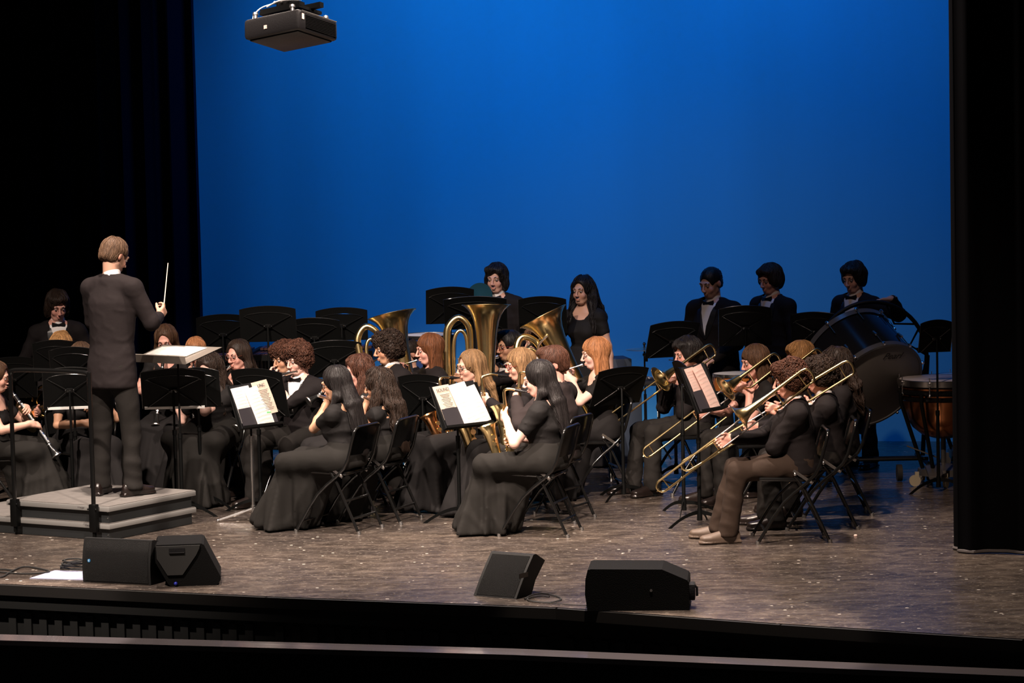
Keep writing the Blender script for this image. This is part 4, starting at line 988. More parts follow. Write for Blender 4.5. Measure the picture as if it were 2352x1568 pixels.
# ------------------------------------------------------------------ stage
def struct(o): o['kind'] = 'structure'; return o
def floor_mat():
    m = bpy.data.materials.new('stage_floor'); m.use_nodes = True; nt = m.node_tree; N = nt.nodes; L = nt.links; b = N['Principled BSDF']
    tc = N.new('ShaderNodeTexCoord')
    def noise(sc, detail=6, rot=.42):
        mp_ = N.new('ShaderNodeMapping'); mp_.inputs['Scale'].default_value = sc; mp_.inputs['Rotation'].default_value = (0, 0, rot); L.new(tc.outputs['Object'], mp_.inputs[0])
        n = N.new('ShaderNodeTexNoise'); n.inputs['Scale'].default_value = 1; n.inputs['Detail'].default_value = detail; n.inputs['Roughness'].default_value = .65; L.new(mp_.outputs[0], n.inputs[0]); return n
    def ramp(n, st):
        r = N.new('ShaderNodeValToRGB'); e = r.color_ramp.elements
        while len(e) < len(st): e.new(.5)
        for k, (p, c) in enumerate(st): e[k].position = p; e[k].color = (*c, 1)
        L.new(n.outputs[0], r.inputs[0]); return r
    r1 = ramp(noise((6, 11, 1), 12), [(.3, (.022, .018, .016)), (.5, (.058, .048, .042)), (.7, (.115, .098, .084))])
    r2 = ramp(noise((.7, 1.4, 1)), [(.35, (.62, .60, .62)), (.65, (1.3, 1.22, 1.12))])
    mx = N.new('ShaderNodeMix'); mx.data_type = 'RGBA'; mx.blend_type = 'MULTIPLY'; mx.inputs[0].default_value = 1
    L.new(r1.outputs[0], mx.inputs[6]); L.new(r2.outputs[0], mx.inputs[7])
    r3 = ramp(noise((24, 60, 1), 3), [(.60, (0, 0, 0)), (.70, (1, 1, 1))])
    mx2 = N.new('ShaderNodeMix'); mx2.data_type = 'RGBA'; mx2.inputs[7].default_value = (.34, .29, .24, 1)
    ml = N.new('ShaderNodeMath'); ml.operation = 'MULTIPLY'; ml.inputs[1].default_value = .9; L.new(r3.outputs[0], ml.inputs[0]); L.new(ml.outputs[0], mx2.inputs[0]); L.new(mx.outputs[2], mx2.inputs[6])
    vo = N.new('ShaderNodeTexVoronoi'); vo.inputs['Scale'].default_value = 7; L.new(tc.outputs['Object'], vo.inputs[0])
    r4 = ramp(vo, [(.0, (1, 1, 1)), (.07, (1, 1, 1)), (.085, (0, 0, 0))])
    mx3 = N.new('ShaderNodeMix'); mx3.data_type = 'RGBA'; mx3.inputs[7].default_value = (.5, .46, .4, 1); L.new(r4.outputs[0], mx3.inputs[0]); L.new(mx2.outputs[2], mx3.inputs[6])
    L.new(mx3.outputs[2], b.inputs['Base Color'])
    rr = ramp(noise((3, 14, 1)), [(.3, (.16,)*3), (.7, (.38,)*3)]); L.new(rr.outputs[0], b.inputs['Roughness'])
    b.inputs['Specular IOR Level'].default_value = .55
    bp = N.new('ShaderNodeBump'); bp.inputs['Strength'].default_value = .25; bp.inputs['Distance'].default_value = .01; L.new(noise((5, 30, 1)).outputs[0], bp.inputs['Height']); L.new(bp.outputs[0], b.inputs['Normal'])
    return m
def cyc_mat():
    m = mat('cyclorama_cloth', (.12, .54, .86), .9, spec=.1, var=.05, vscale=(1.2, 1.2, .08), bump=.04, bscale=1)
    return m
E0, E1, E2 = onz(0, 1340), onz(1280, 1394), onz(2352, 1467)
def ext(a, b, t): return a+(b-a)*t
edge = [ext(E1, E0, 2.2), ext(E1, E0, 1.25), E0, ext(E0, E1, .5)+Vector((0, -.05, 0)), E1, ext(E1, E2, .5)+Vector((0, -.04, 0)), E2, ext(E1, E2, 2.6)]
m = MB()
back = [Vector((9, 27, 0)), Vector((-9, 31, 0))]
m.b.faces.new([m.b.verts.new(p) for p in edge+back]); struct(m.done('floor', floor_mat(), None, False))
# front lip, fascia with slats, pit floor, pit rail
m = MB()
def strip(mb, pts, z0, z1, off=0.0, th=.03):
    for a, b in zip(pts, pts[1:]):
        d = (b-a).normalized(); n = Vector((d.y, -d.x, 0)); c = (a+b)/2+n*(off+th/2); c.z = (z0+z1)/2
        mb.box(c, ((b-a).length+.01, th, z1-z0), Matrix.Rotation(math.atan2(d.y, d.x), 3, 'Z'))
m = MB(); strip(m, edge, -.07, -.004, 0, .025); struct(m.done('trim_1', mat('lip_trim', (.010, .009, .008), .5), None, False))
m = MB(); strip(m, edge, -.16, -.07, -.02, .02); strip(m, edge, -1.1, -.16, -.08, .02); fas = struct(m.done('wall_front', mat('fascia_paint', (.006, .007, .007), .7), None, False))
m = MB()
for a, b in zip(edge[1:], edge[2:-1]):
    L_ = (b-a).length; n = int(L_/.115); d = (b-a)/L_; nn = Vector((d.y, -d.x, 0))
    for i in range(n):
        c = a+d*(.115*(i+.5))-nn*.055; c.z = -.62; m.box(c, (.055, .03, .86), Matrix.Rotation(math.atan2(d.y, d.x), 3, 'Z'))
sl = m.done('slats', mat('fascia_slats', (.009, .010, .010), .7), fas, False); 
m = MB(); m.b.faces.new([m.b.verts.new(p) for p in [Vector((-9, 4, -1.1)), Vector((9, 4, -1.1)), Vector((9, 20, -1.1)), Vector((-9, 26, -1.1))]]); struct(m.done('floor', BLKM, None, False))
rl = [onz(-300, 1454, -.15), onz(0, 1463, -.15), onz(1176, 1496, -.14), onz(2352, 1545, -.13), onz(2700, 1562, -.13)]
m = MB(); m.poly([p+Vector((0, .10, 0)) for p in rl]+[p-Vector((0, .10, 0)) for p in rl[::-1]], .03, (0, 0, -1))
struct(m.done('trim_2', mat('pit_rail_varnish', (.06, .053, .056), .16, spec=.9), None, False))
m = MB()
for a, b in zip(rl, rl[1:]):
    d = (b-a).normalized(); n = Vector((d.y, -d.x, 0)); c = (a+b)/2+n*.02; c.z = -.66
    m.box(c, ((b-a).length+.02, .12, .99), Matrix.Rotation(math.atan2(d.y, d.x), 3, 'Z'), 0)
struct(m.done('wall_pit', BLKM, None, False))
# cyclorama
ca, cb = Vector((-6.5, 28.1, 0)), Vector((5.6, 24.6, 0))
m = MB(); m.grid(lambda u, v: ca.lerp(cb, u)+Vector((0, .012*math.sin(u*90)*(1-v*.5), v*9)), 120, 8)
struct(m.done('wall_back', cyc_mat(), None))
# curtains
def curtain(name, lab, pts, z0, z1, mt, amp=.07, wl=.26, hem=None, seed=1):
    r = random.Random(seed); segs = []; tot = 0
    for a, b in zip(pts, pts[1:]): segs.append((a, b, tot)); tot += (b-a).length
    n = int(tot/.025)
    def f(u, v):
        s = u*tot
        for a, b, t0 in segs:
            if s <= t0+(b-a).length+1e-6: break
        d = (b-a).normalized(); nn = Vector((d.y, -d.x, 0)); p = a+d*(s-t0)
        k = 2*math.pi*s/wl; p = p+nn*(amp*math.sin(k+.8*math.sin(s*2.1+seed))*(1-.25*v)+amp*.3*math.sin(k*2.3+seed))+d*(.02*math.sin(k*.5))
        return Vector((p.x, p.y, z0+(z1-z0)*v))
    T = thing(name, lab, 'curtain', None, 'black stage curtains')
    m = MB(); m.grid(f, n, 6); m.done('drape', mt, T)
    if hem:
        m = MB(); m.tube([f(i/n, 0)+Vector((0, 0, .0)) for i in range(0, n+1, 2)], .012, 6); m.done('hem', hem, T)
    return T
VELV = mat('black_velour', (.0022, .0022, .003), .95, spec=.04)
VELB = mat('blue_spill_velour', (.008, .013, .034), .95, spec=.05)  # blue spill from the backdrop wash is tinted into this black cloth
pl = lambda px, yd: Vector((*ondepth(px, 900, yd).xy, 0))
curtain('stage_curtain', 'black pleated leg curtain hanging beside the left edge of the blue backdrop', [pl(250, 26.2), pl(470, 25.4)], .0, 8.6, VELB, .08, .30, seed=2)
curtain('stage_curtain', 'black curtain behind the standing young man at the far left', [pl(-260, 24.6), pl(300, 25.0)], .0, 8.6, VELV, .07, .3, seed=5)
c0 = onz(2186, 1266, .015)
curtain('stage_curtain', 'black front curtain at the right edge of the stage with pale hem', [c0+Vector((.30, 1.0, -.015)), c0+Vector((.03, .02, -.015)), onz(2352, 1272, .0)+Vector((.0, 0, 0)), onz(2900, 1290, 0)], .015, 7.5, VELV, .03, .34, hem=mat('hem_webbing', (.09, .08, .08), .8), seed=3)
# ------------------------------------------------------------------ podium
Nn_, Rr_, Ll_ = onz(250, 1163, .25), onz(445, 1125, .25), onz(42, 1142, .25)
e1 = (Rr_-Nn_); e2 = (Ll_-Nn_); e2 = e2-e1*(e2.dot(e1)/e1.dot(e1))*.75; l1, l2 = e1.length, e2.length
e1n, e2n = e1.normalized(), e2.normalized()
PW = Matrix.Translation((Nn_.x, Nn_.y, 0))@Matrix(((e1n.x, e2n.x, 0, 0), (e1n.y, e2n.y, 0, 0), (0, 0, 1, 0), (0, 0, 0, 1)))
T = thing('conductor_podium', 'two-tier grey-topped conductor podium with black sides', 'podium', PW)
GT = mat('podium_carpet_grey', (.13, .12, .112), .7, var=.12, vscale=(14, 14, 14), bump=.15, bscale=1); ALU = mat('podium_edge_trim', (.19, .187, .18), .45)
for nm, x0, x1, y0, y1, z in (('upper_tier', 0, l1, 0, l2, .25), ('lower_step', 0, l1+.0, 0, l2+.62, .125)):
    m = MB(); m.box(((x0+x1)/2, (y0+y1)/2, z-.002), (x1-x0-.01, y1-y0-.01, .006)); m.done(nm+'_top', GT, T, False)
    m = MB(); m.box(((x0+x1)/2, (y0+y1)/2, z-.022), (x1-x0, y1-y0, .036), None, .003); m.done(nm+'_edge', ALU, T)
    m = MB(); m.box(((x0+x1)/2, (y0+y1)/2, z-.08), (x1-x0-.05, y1-y0-.05, .085)); m.done(nm+'_side', mat('podium_black_side', (.014, .016, .017), .55), T, False)
for z in (.16, .205, .04, .09):
    for y in (.035, l2-.06): m = MB(); m.ball((.022, y, z), .004, 6); m.done('screw', CHROME, T)
tx = text(T, 'Wenger', (-.001, .26, .231), .02, INK, (math.pi/2, 0, -math.pi/2))
tx = text(T, 'Wenger', (-.001, .20, .106), .02, INK, (math.pi/2, 0, -math.pi/2))
T = thing('podium_railing', 'black tubular safety rail clamped to the near side of the podium', 'railing', PW@Matrix.Translation((-.035, 0, 0)))
ya, yb = l2*.115, l2*.885
m = MB(); m.tube([(0, ya, .10), (0, ya, 1.12), (0, ya+.01, 1.175), (0, ya+.05, 1.205), (0, (ya+yb)/2, 1.21), (0, yb-.05, 1.205), (0, yb-.01, 1.175), (0, yb, 1.12), (0, yb, .10)], .016, 12, smooth=4); m.done('rail_tube', BLKG, T)
for y in (ya, yb):
    m = MB(); m.box((0, y, .165), (.045, .06, .20), None, .006); m.ball((-.02, y-.035, .23), .008, 8); m.ball((-.02, y+.035, .23), .008, 8); m.box((0.0, y, .05), (.02, .02, .05)); m.done('clamp', BLKP, T)
# ------------------------------------------------------------------ projector
pc = ondepth(668, 70, 17.0)
T = thing('ceiling_projector', 'black ceiling-mounted projector above the left side of the stage', 'projector', Matrix.Translation(pc)@Matrix.Rotation(math.radians(-13), 4, 'X')@Matrix.Rotation(math.radians(-34), 4, 'Z'))
PJ = mat('projector_black', (.010, .009, .010), .45, bump=.1, bscale=90)
m = MB(); m.box((0, 0, 0), (.42, .38, .125), None, .022); m.box((0, 0, -.062), (.37, .33, .02), None, .01); m.done('casing', PJ, T)
m = MB()
for i in range(9): m.box((.2115, .02, -.040+i*.009), (.003, .29, .004))
m.done('side_vent', BLKG, T)
m = MB(); m.tube([(.213, -.165, .052), (.213, .17, .052)], .004, 6); m.done('edge_trim', STEEL, T)
m = MB(); m.box((.212, -.15, .02), (.002, .02, .035)); m.done('sticker', PINKP, T, False)
m = MB(); m.box((-.04, -.192, -.012), (.022, .002, .022)); m.done('sticker', PINKP, T, False)
m = MB(); m.lathe([(0, .05), (.03, .05), (.035, .042), (.02, .03)], 24, (-.10, .19, .0), (0, 1, 0), True); m.done('lens', BLKG, T)
m = MB(); m.box((0, 0, .105), (.30, .22, .018)); m.box((0, 0, .145), (.12, .12, .06)); m.box((.05, .02, .125), (.34, .035, .03)); m.box((0, -.09, .118), (.30, .03, .025)); m.done('mount_plate', BLKP, T, False)
m = MB(); m.tube([(0, 0, .16), (0, 0, 2.2)], .025, 12); m.done('mount_pole', BLKP, T)
for x, y in ((.14, -.16), (-.14, -.16), (.14, .16), (-.14, .16)): m = MB(); m.tube([(x, y, .06), (x, y, .085)], .013, 10); m.lathe([(.085, .018), (.10, .015)], 12, (x, y, 0), (0, 0, 1), True); m.done('mount_knob', STEEL, T)
for i in range(4): m = MB(); m.ball((.09-i*.05, -.075, .165), .011, 8); m.done('bolt', STEEL, T)
m = MB(); m.tube([(-.10, -.05, .17), (-.15, -.10, .14), (-.19, -.12, .09), (-.195, -.11, .04)], .004, 6, smooth=4); m.tube([(-.1, -.1, .14), (.02, -.12, .155), (.16, -.10, .14)], .005, 6, smooth=4); m.done('cable', mat('white_cable', (.6, .6, .58), .5), T)
# ------------------------------------------------------------------ floor monitors
def facepoly(px_pts, z0ref, depth_, fwd):
    return None
def cabinet(lab, M_, prof, depth_, bev=.012):
    T = thing('floor_monitor', lab, 'speaker', M_, 'floor monitor speakers')
    m = MB(); m.poly([Vector((x, 0, z)) for x, z in prof], depth_, (0, 1, 0)); bmesh.ops.bevel(m.b, geom=m.b.edges[:], offset=bev, segments=2, affect='EDGES'); m.done('cabinet', GREYM, T); return T
def wedge(lab, a, b, height, slope, deep, bulge=.02, logo=None, gm=None, lines=0, roty=0):
    """grille face toward the viewer, bottom edge from a to b"""
    d = (b-a); L_ = d.length; rz = math.atan2(d.y, d.x); M_ = mtx(a, rz)
    T = thing('floor_monitor', lab, 'speaker', M_, 'floor monitor speakers')
    m = MB(); sl_ = math.tan(math.radians(slope))*height
    rows = []
    n = 8
    prof = [(-bulge*math.sin(math.pi*i/n)*.8+sl_*i/n, height*i/n) for i in range(n+1)]+[(sl_+.03, height), (sl_+deep*.75, height*.78), (deep+.05, height*.35), (deep, 0)]
    prof = [(y, max(z, .002)) for y, z in prof]
    m.poly([Vector((0, y, z)) for y, z in prof], L_, (1, 0, 0)); bmesh.ops.recalc_face_normals(m.b, faces=m.b.faces); m.done('cabinet', GREYM, T, angle=25)
    m = MB()
    def f(u, v):
        return Vector((.018+u*(L_-.036), -.003-bulge*math.sin(math.pi*(.04+v*.92))*.8+sl_*(.04+v*.92), height*(.04+v*.92)))
    m.grid(f, 6, 8); bmesh.ops.solidify(m.b, geom=m.b.faces[:], thickness=.004); m.done('grille', gm or mat('grille_black', (.014, .014, .014), .75, bump=.6, bscale=400), T)
    if logo:
        m = MB(); m.lathe([(0, .012), (.003, .012)], 20, f(logo[0], logo[1])-Vector((0, .002, 0)), (0, -1, .05), True); m.done('badge', mat('blue_badge', (.03, .22, .5), .4), T)
    m = MB(); m.box((L_+.001, deep*.5, height*.55), (.003, .10, .03)); m.done('handle_recess', BLKG, T)
    return T, f
a1, b1 = onz(191, 1336), onz(347, 1344)
T, f = wedge('square black floor monitor speaker at far left with small blue badge', a1, b1, .285, 6, .34, .02)
m = MB(); q = f(.075, .50); m.lathe([(0, .011), (.003, .011)], 20, q-Vector((0, .001, 0)), (0, -1, .05), True); bd = m.done('badge', mat('blue_badge', (.03, .22, .5), .4), T)
text(T, 'S', q+Vector((0, -.0055, 0)), .018, PAPER, (math.pi/2, 0, 0))
# second monitor: seen from its tapered back
a2, b2 = onz(393, 1347), onz(500, 1338); d = b2-a2; s2 = 359.
M2 = mtx(a2, math.atan2(d.y, d.x)*.25)
T = thing('floor_monitor', 'black wedge monitor with carrying handle seen from behind, right of the badged monitor', 'speaker', M2, 'floor monitor speakers')
prof = [(0, .0), (-.02, .02), (-.095, .16), (-.095, .255), (-.085, .27), (.20, .27), (.215, .262), (.318, .05), (.315, .03), (.29, .0)]
m = MB(); m.poly([Vector((x, 0.0, z)) for x, z in prof], .42, (0, 1, 0)); m.done('cabinet', mat('cabinet_dark', (.0028, .0028, .0028), .8, spec=.1, bump=.3, bscale=160), T, angle=20)
m = MB(); m.poly([Vector((x, -.012, z)) for x, z in [(-.088, .262), (.19, .262), (.185, .24), (.165, .20), (.075, .075), (-.02, .075), (-.085, .185)]], .014, (0, 1, 0)); m.done('back_panel', mat('back_panel_grey', (.016, .016, .0155), .6, bump=.03, bscale=150), T, angle=20)
m = MB(); m.box((.043, -.013, .232), (.10, .008, .034)); m.done('handle_recess', BLKM, T, False)
m = MB(); m.tube([(-.005, -.018, .218), (.09, -.018, .218)], .004, 6); m.done('handle', BLKM, T)
m = MB(); m.ball((.03, -.01, .02), .012, 12); m.done('power_connector', mat('blue_plastic', (.02, .03, .35), .4), T)
# third: leaning, turned
a3, b3 = onz(1087, 1374), onz(1183, 1378)
d3 = (b3-a3); ang3 = math.radians(-32); b3 = a3+Vector((math.cos(ang3), math.sin(ang3), 0))*.31
wedge('black floor monitor speaker turned and tilted up, beside the coiled cable', a3+Vector((.0, .10, 0)), b3+Vector((0, .10, 0)), .245, 41, .18, .012, gm=mat('grille_shaded', (.003, .003, .003), .8, bump=.5, bscale=400))  # darker grille colour stands in for the shade on this face
# fourth: lying on its side
a4, b4 = onz(1349, 1403), onz(1579, 1408); d = b4-a4
T = thing('floor_monitor', 'large black speaker lying on its side at the stage edge, right of the cable', 'speaker', mtx(a4, math.atan2(d.y, d.x)*.35), 'floor monitor speakers')
L4 = d.length; pr = [(0, 0), (-.012, .10), (-.008, .19), (.006, .245), (.025, .25), (L4*.74, .245), (L4*.985, .18), (L4*1.0, .165), (L4*1.0, 0)]
m = MB(); m.poly([Vector((x, 0, z)) for x, z in pr], .36, (0, 1, 0)); m.done('cabinet', mat('cabinet_dark', (.0028, .0028, .0028), .8, spec=.1), T, angle=20)
m = MB(); m.box((L4+.012, .1, .10), (.045, .12, .095), None, .006); m.tube([(L4+.02, .1, .145), (L4+.045, .1, .12), (L4+.045, .1, .07)], .008, 6); m.done('rear_connector_panel', BLKM, T)
m = MB(); m.tube([(L4*.63, -.004, .12), (L4*.63, .002, .12)], .008, 8); m.done('badge', STEEL, T)
# cables and painted pool of light
def cable(lab, pts, r=.006, mt=RUBBER, name='cable'):
    m = MB(); m.tube(pts, r, 6, smooth=6); return tag(m.done(name, mt, None), lab, 'cable', 'black cables on the stage floor')
g = lambda x, y, z=.008: onz(x, y, z)
cable('thin black cable coiled beside the tilted monitor', [g(1205, 1375), g(1222, 1366), g(1250, 1363), g(1282, 1370), g(1288, 1376), g(1262, 1383), g(1222, 1380), g(1212, 1374), g(1240, 1368), g(1262, 1370)], .0045)
cable('thin black cable running between the two right hand monitors', [g(1222, 1381), g(1280, 1386), g(1355, 1391)], .003)
cable('black cable looping in from the left edge of the stage', [g(-40, 1318), g(0, 1325), g(25, 1312), g(55, 1301), g(95, 1306), g(112, 1313), g(60, 1317), g(10, 1314), g(-20, 1310), g(5, 1307), g(28, 1309)], .0055)
cp = []
for i in range(40):
    t = i*.62; r_ = .085+.012*math.sin(i*1.7); cc = g(172, 1312); cp.append(Vector((cc.x+r_*1.2*math.cos(t), cc.y+.12+r_*math.sin(t), .008+.0016*i+.004*math.sin(i*2.3))))
cable('pile of coiled black cable behind the badged monitor', cp, .006, name='coiled_cable')
m = MB(); m.poly([g(68, 1327, .004), g(200, 1331, .004), g(200, 1311, .004), g(126, 1309, .004)], .004, (0, 0, -1)); tag(m.done('light_pool_patch', mat('light_pool_tint', (.42, .44, .60), .35), None, False), 'pale blue-grey painted pool of light beside the badged monitor', 'painted light pool')  # flat pale patch stands in for the bright light pool on the floor
m = MB(); m.lathe([(0, .012), (.006, .013), (.012, .008)], 12, onz(1965, 1231, 0), (0, 0, 1), True); tag(m.done('paper_scrap', PINKP, None), 'tiny pale scrap on the floor right of the trombonists', 'scrap')
# ------------------------------------------------------------------ percussion
bc = ondepth(2012, 884, 22.3); axd = Vector((.36, -.72, -.52)).normalized(); R0 = .395; D0 = .46
Q = axd.to_track_quat('Y', 'Z').to_matrix().to_4x4()
Mb = Matrix.Translation(bc)@Q   # +Y = front head normal
T = thing('bass_drum', 'large black concert bass drum tilted on its stand at right', 'drum', Mb)
m = MB(); m.lathe([(-D0, R0), (-.02, R0)], 64, (0, 0, 0), (0, 1, 0)); m.done('shell', mat('drum_shell_gloss', (.012, .012, .014), .12, spec=.7), T)
m = MB(); m.lathe([(0.0, R0), (.004, R0*.985), (.006, 0.001)], 64, (0, 0, 0), (0, 1, 0)); hd = m.done('drumhead', mat('grey_drumhead', (.2, .185, .17), .6), T)
m = MB(); m.lathe([(-D0, R0), (-D0-.004, .001)], 64, (0, 0, 0), (0, 1, 0)); m.done('drumhead', mat('grey_drumhead', (.2, .185, .17), .6), T)
m = MB(); m.lathe([(-.035, R0+.012), (.012, R0+.014), (.014, R0-.004), (.004, R0-.006)], 64, (0, 0, 0), (0, 1, 0)); m.done('hoop', mat('hoop_grey', (.10, .10, .10), .3), T)
m = MB(); m.lathe([(-D0-.012, R0+.014), (-D0+.035, R0+.012)], 64, (0, 0, 0), (0, 1, 0)); m.done('hoop', mat('hoop_grey', (.10, .10, .10), .3), T)
for i in range(10):
    a = math.radians(36*i+8); x, z = (R0+.02)*math.cos(a), (R0+.02)*math.sin(a)
    m = MB(); m.tube([(x, -.13, z), (x, .012, z)], .0045, 6); m.box((x*1.012, -.0, z*1.012), (.022, .03, .022), Matrix.Rotation(-a, 3, 'Y'), .004); m.tube([(x*.98, -.17, z*.98), (x*1.0, -.12, z*1.0)], .013, 8); m.done('tension_rod', CHROME, T); m = MB()
    m.tube([(x, -D0+.13, z), (x, -D0-.01, z)], .0045, 6); m.box((x*1.012, -D0, z*1.012), (.022, .03, .022), Matrix.Rotation(-a, 3, 'Y'), .004); m.done('tension_rod', CHROME, T)
text(T, 'Pearl', (-.05, .0075, R0*.72), .085, mat('script_ink', (.02, .018, .016), .6), (math.pi/2, 0, math.pi), .35)
rc = ondepth(2003, 818, 22.75)
T = thing('drum_stand', 'black round tilting frame and wheeled base behind the bass drum', 'drum stand', mtx((rc.x, rc.y, 0)))
m = MB(); Rr = .44; zc = rc.z
m.tube([(Rr*math.cos(t), .0, zc+Rr*math.sin(t)) for t in np.linspace(0, 2*math.pi, 48, endpoint=False)], .017, 8, closed=True)
for a, b in ((35, 75), (0, 30)):
    m.tube([(Rr*math.cos(math.radians(a)), 0, zc+Rr*math.sin(math.radians(a))), (Rr*.72*math.cos(math.radians((a+b)/2)), 0, zc+Rr*.72*math.sin(math.radians((a+b)/2))), (Rr*math.cos(math.radians(b)), 0, zc+Rr*math.sin(math.radians(b)))], .009, 6)
m.done('ring_frame', BLKP, T)
m = MB()
for x in (-.40, .40):
    m.tube([(x, 0, .16), (x*1.12, 0, zc)], .018, 8); m.tube([(x, -.35, .13), (x, .35, .13)], .018, 8)
m.tube([(-.4, -.3, .17), (.4, -.3, .17)], .014, 8); m.tube([(-.4, .1, .13), (.4, .1, .13)], .018, 8); m.done('base_frame', BLKP, T)
for x in (-.4, .4, .16):
    m = MB(); m.tube([(x-.02, -.36, .068), (x+.02, -.36, .068)], .066, 20); m.done('caster_wheel', RUBBER, T)
def timpani(lab, px, py, yd, r, zb=.38):
    c = ondepth(px, py, yd); zt = c.z; T = thing('timpani', lab, 'timpani', mtx((c.x, c.y, 0)), 'timpani')
    m = MB(); pr = [(zt-.06, r*.98), (zt-.16, r*.95), (zt-.30, r*.86), (zt-.38, r*.72), (zt-.44, r*.5), (zt-.47, r*.22), (zt-.475, .001)]; m.lathe(pr, 48); m.done('kettle', COPPER, T)
    m = MB(); m.lathe([(zt-.01, r*1.04), (zt+.002, r*.99), (zt+.003, .001)], 48); m.done('drumhead', mat('timpani_head', (.62, .58, .58), .55), T)
    m = MB(); m.lathe([(zt-.045, r*1.05), (zt-.0, r*1.055), (zt+.004, r*1.04), (zt-.006, r*1.0)], 48); m.done('hoop', CHROME, T)
    m = MB(); m.lathe([(zt-.115, r*1.0), (zt-.105, r*1.06), (zt-.085, r*1.06), (zt-.075, r*1.0)], 48); m.lathe([(zt-.165, r*.97), (zt-.155, r*1.02), (zt-.14, r*1.02), (zt-.13, r*.98)], 48); m.done('support_ring', BLKG, T)
    for k in range(8):
        a = math.radians(45*k+20); x, y = (r*1.06)*math.cos(a), (r*1.06)*math.sin(a); m = MB(); m.tube([(x, y, zt+.03), (x, y, zt-.10)], .005, 6); m.box((x, y, zt-.02), (.03, .02, .03), Matrix.Rotation(a, 3, 'Z'), .004); m.ball((x, y, zt-.11), .014, 8); m.done('tension_rod', CHROME, T)
    for a in (200, 235, 320, 80):
        a = math.radians(a); m = MB(); m.tube([(r*1.1*math.cos(a), r*1.1*math.sin(a), zt-.10), (r*1.1*math.cos(a), r*1.1*math.sin(a), zt-.17), (r*.55*math.cos(a), r*.55*math.sin(a), .14)], .016, 8); m.done('strut', BLKP, T)
    m = MB(); m.lathe([(.08, r*.62), (.13, r*.60), (.15, r*.3), (.17, .02)], 24, caps=True); m.box((-.1, -r*.62, .12), (.12, .25, .03), Matrix.Rotation(.25, 3, 'X'), .008); m.tube([(0, 0, .15), (0, 0, .45)], .02, 8); m.tube([(-r*.9, -.1, .32), (-.05, -.12, .22)], .006, 6); m.done('pedal_base', mat('cast_grey', (.10, .095, .09), .4, .5), T)
    for a in (205, 265, 30, 120):
        a = math.radians(a); x, y = r*.8*math.cos(a), r*.8*math.sin(a); m = MB(); m.lathe([(-.012, .045), (.012, .045)], 18, (x, y, .046), (math.cos(a+1.2), math.sin(a+1.2), 0), True); m.box((x*.93, y*.93, .09), (.03, .03, .05)); m.done('caster', CASTER, T)
    return T
timpani('copper timpani half hidden by the right hand curtain', 2165, 868, 22.15, .335)
timpani('second timpani behind the copper one, only its blue-lit head showing', 2225, 862, 23.4, .30)
def cymbal_stand(lab, px, py, yd, r, mt, tilt=0, flat=True):
    c = ondepth(px, py, yd); T = thing('cymbal', lab, 'cymbal', mtx((c.x, c.y, 0)), 'cymbals')
    m = MB(); Rm_ = Vector((0, math.sin(tilt), math.cos(tilt))); m.lathe([(.012, .001), (.011, .02), (.002, .032), (-.008, r*.75), (-.011, r), (-.014, r), (-.004, .03)], 40, (0, 0, c.z), Rm_); m.done('cymbal_plate', mt, T)
    m = MB(); m.tube([(0, 0, .12), (0, 0, c.z+.05)], .008, 8); m.tube([(0, 0, .12), (0, 0, c.z*.6)], .013, 8); m.ball((0, 0, c.z+.035), .014, 8); m.box((.01, 0, c.z-.10), (.035, .03, .03))
    for a in (30, 150, 270):
        a = math.radians(a); m.tube([(0, 0, .38), (.25*math.cos(a), .25*math.sin(a), .012)], .009, 6)
    m.done('stand', BLKG, T); return T
CYM = mat('cymbal_bronze', (.75, .62, .42), .28, 1)
cymbal_stand('small bronze cymbal on a stand against the blue backdrop', 1480, 799, 24.0, .16, CYM)
cc = ondepth(1100, 680, 24.05)
T = thing('crash_cymbal', 'dim teal cymbal tilted upright beside the young man with dark shaggy hair', 'cymbal', Matrix.Translation((cc.x, cc.y, cc.z)), 'cymbals')
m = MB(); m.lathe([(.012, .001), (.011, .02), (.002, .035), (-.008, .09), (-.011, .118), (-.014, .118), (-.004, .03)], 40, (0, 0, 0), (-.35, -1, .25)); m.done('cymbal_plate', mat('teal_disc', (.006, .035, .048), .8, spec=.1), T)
m = MB(); m.tube([(0, .03, -1.1), (0, .03, 0)], .008, 8); m.done('stand', BLKG, T)
def snare(lab, px, py, yd, r, h_, shell, zfloor=True):
    c = ondepth(px, py, yd); T = thing('snare_drum', lab, 'drum', mtx((c.x, c.y, 0)), 'small drums')
    z = c.z
    m = MB(); m.lathe([(z-h_, r), (z, r)], 40); m.done('shell', shell, T)
    m = MB(); m.lathe([(z+.004, r), (z+.005, .001)], 40); m.done('drumhead', mat('snare_head', (.5, .47, .42), .6), T)
    m = MB()
    for q in (z-.006, z-h_+.006): m.lathe([(q-.012, r+.004), (q-.012, r+.008), (q+.012, r+.008), (q+.012, r+.003)], 40)
    for k in range(8):
        a = math.radians(45*k+10); m.tube([((r+.012)*math.cos(a), (r+.012)*math.sin(a), z), ((r+.012)*math.cos(a), (r+.012)*math.sin(a), z-h_)], .0035, 6); m.tube([((r+.01)*math.cos(a), (r+.01)*math.sin(a), z-h_*.35), ((r+.01)*math.cos(a), (r+.01)*math.sin(a), z-h_*.65)], .008, 8)
    m.done('rim_hardware', CHROME, T)
    m = MB(); m.tube([(0, 0, .2), (0, 0, z-h_-.04)], .014, 8)
    for a in (30, 150, 270):
        a = math.radians(a); m.tube([(0, 0, z-h_-.08), (r*.95*math.cos(a), r*.95*math.sin(a), z-h_-.01)], .008, 6); m.tube([(0, 0, .35), (.27*math.cos(a), .27*math.sin(a), .012)], .009, 6)
    m.done('stand', BLKG, T)
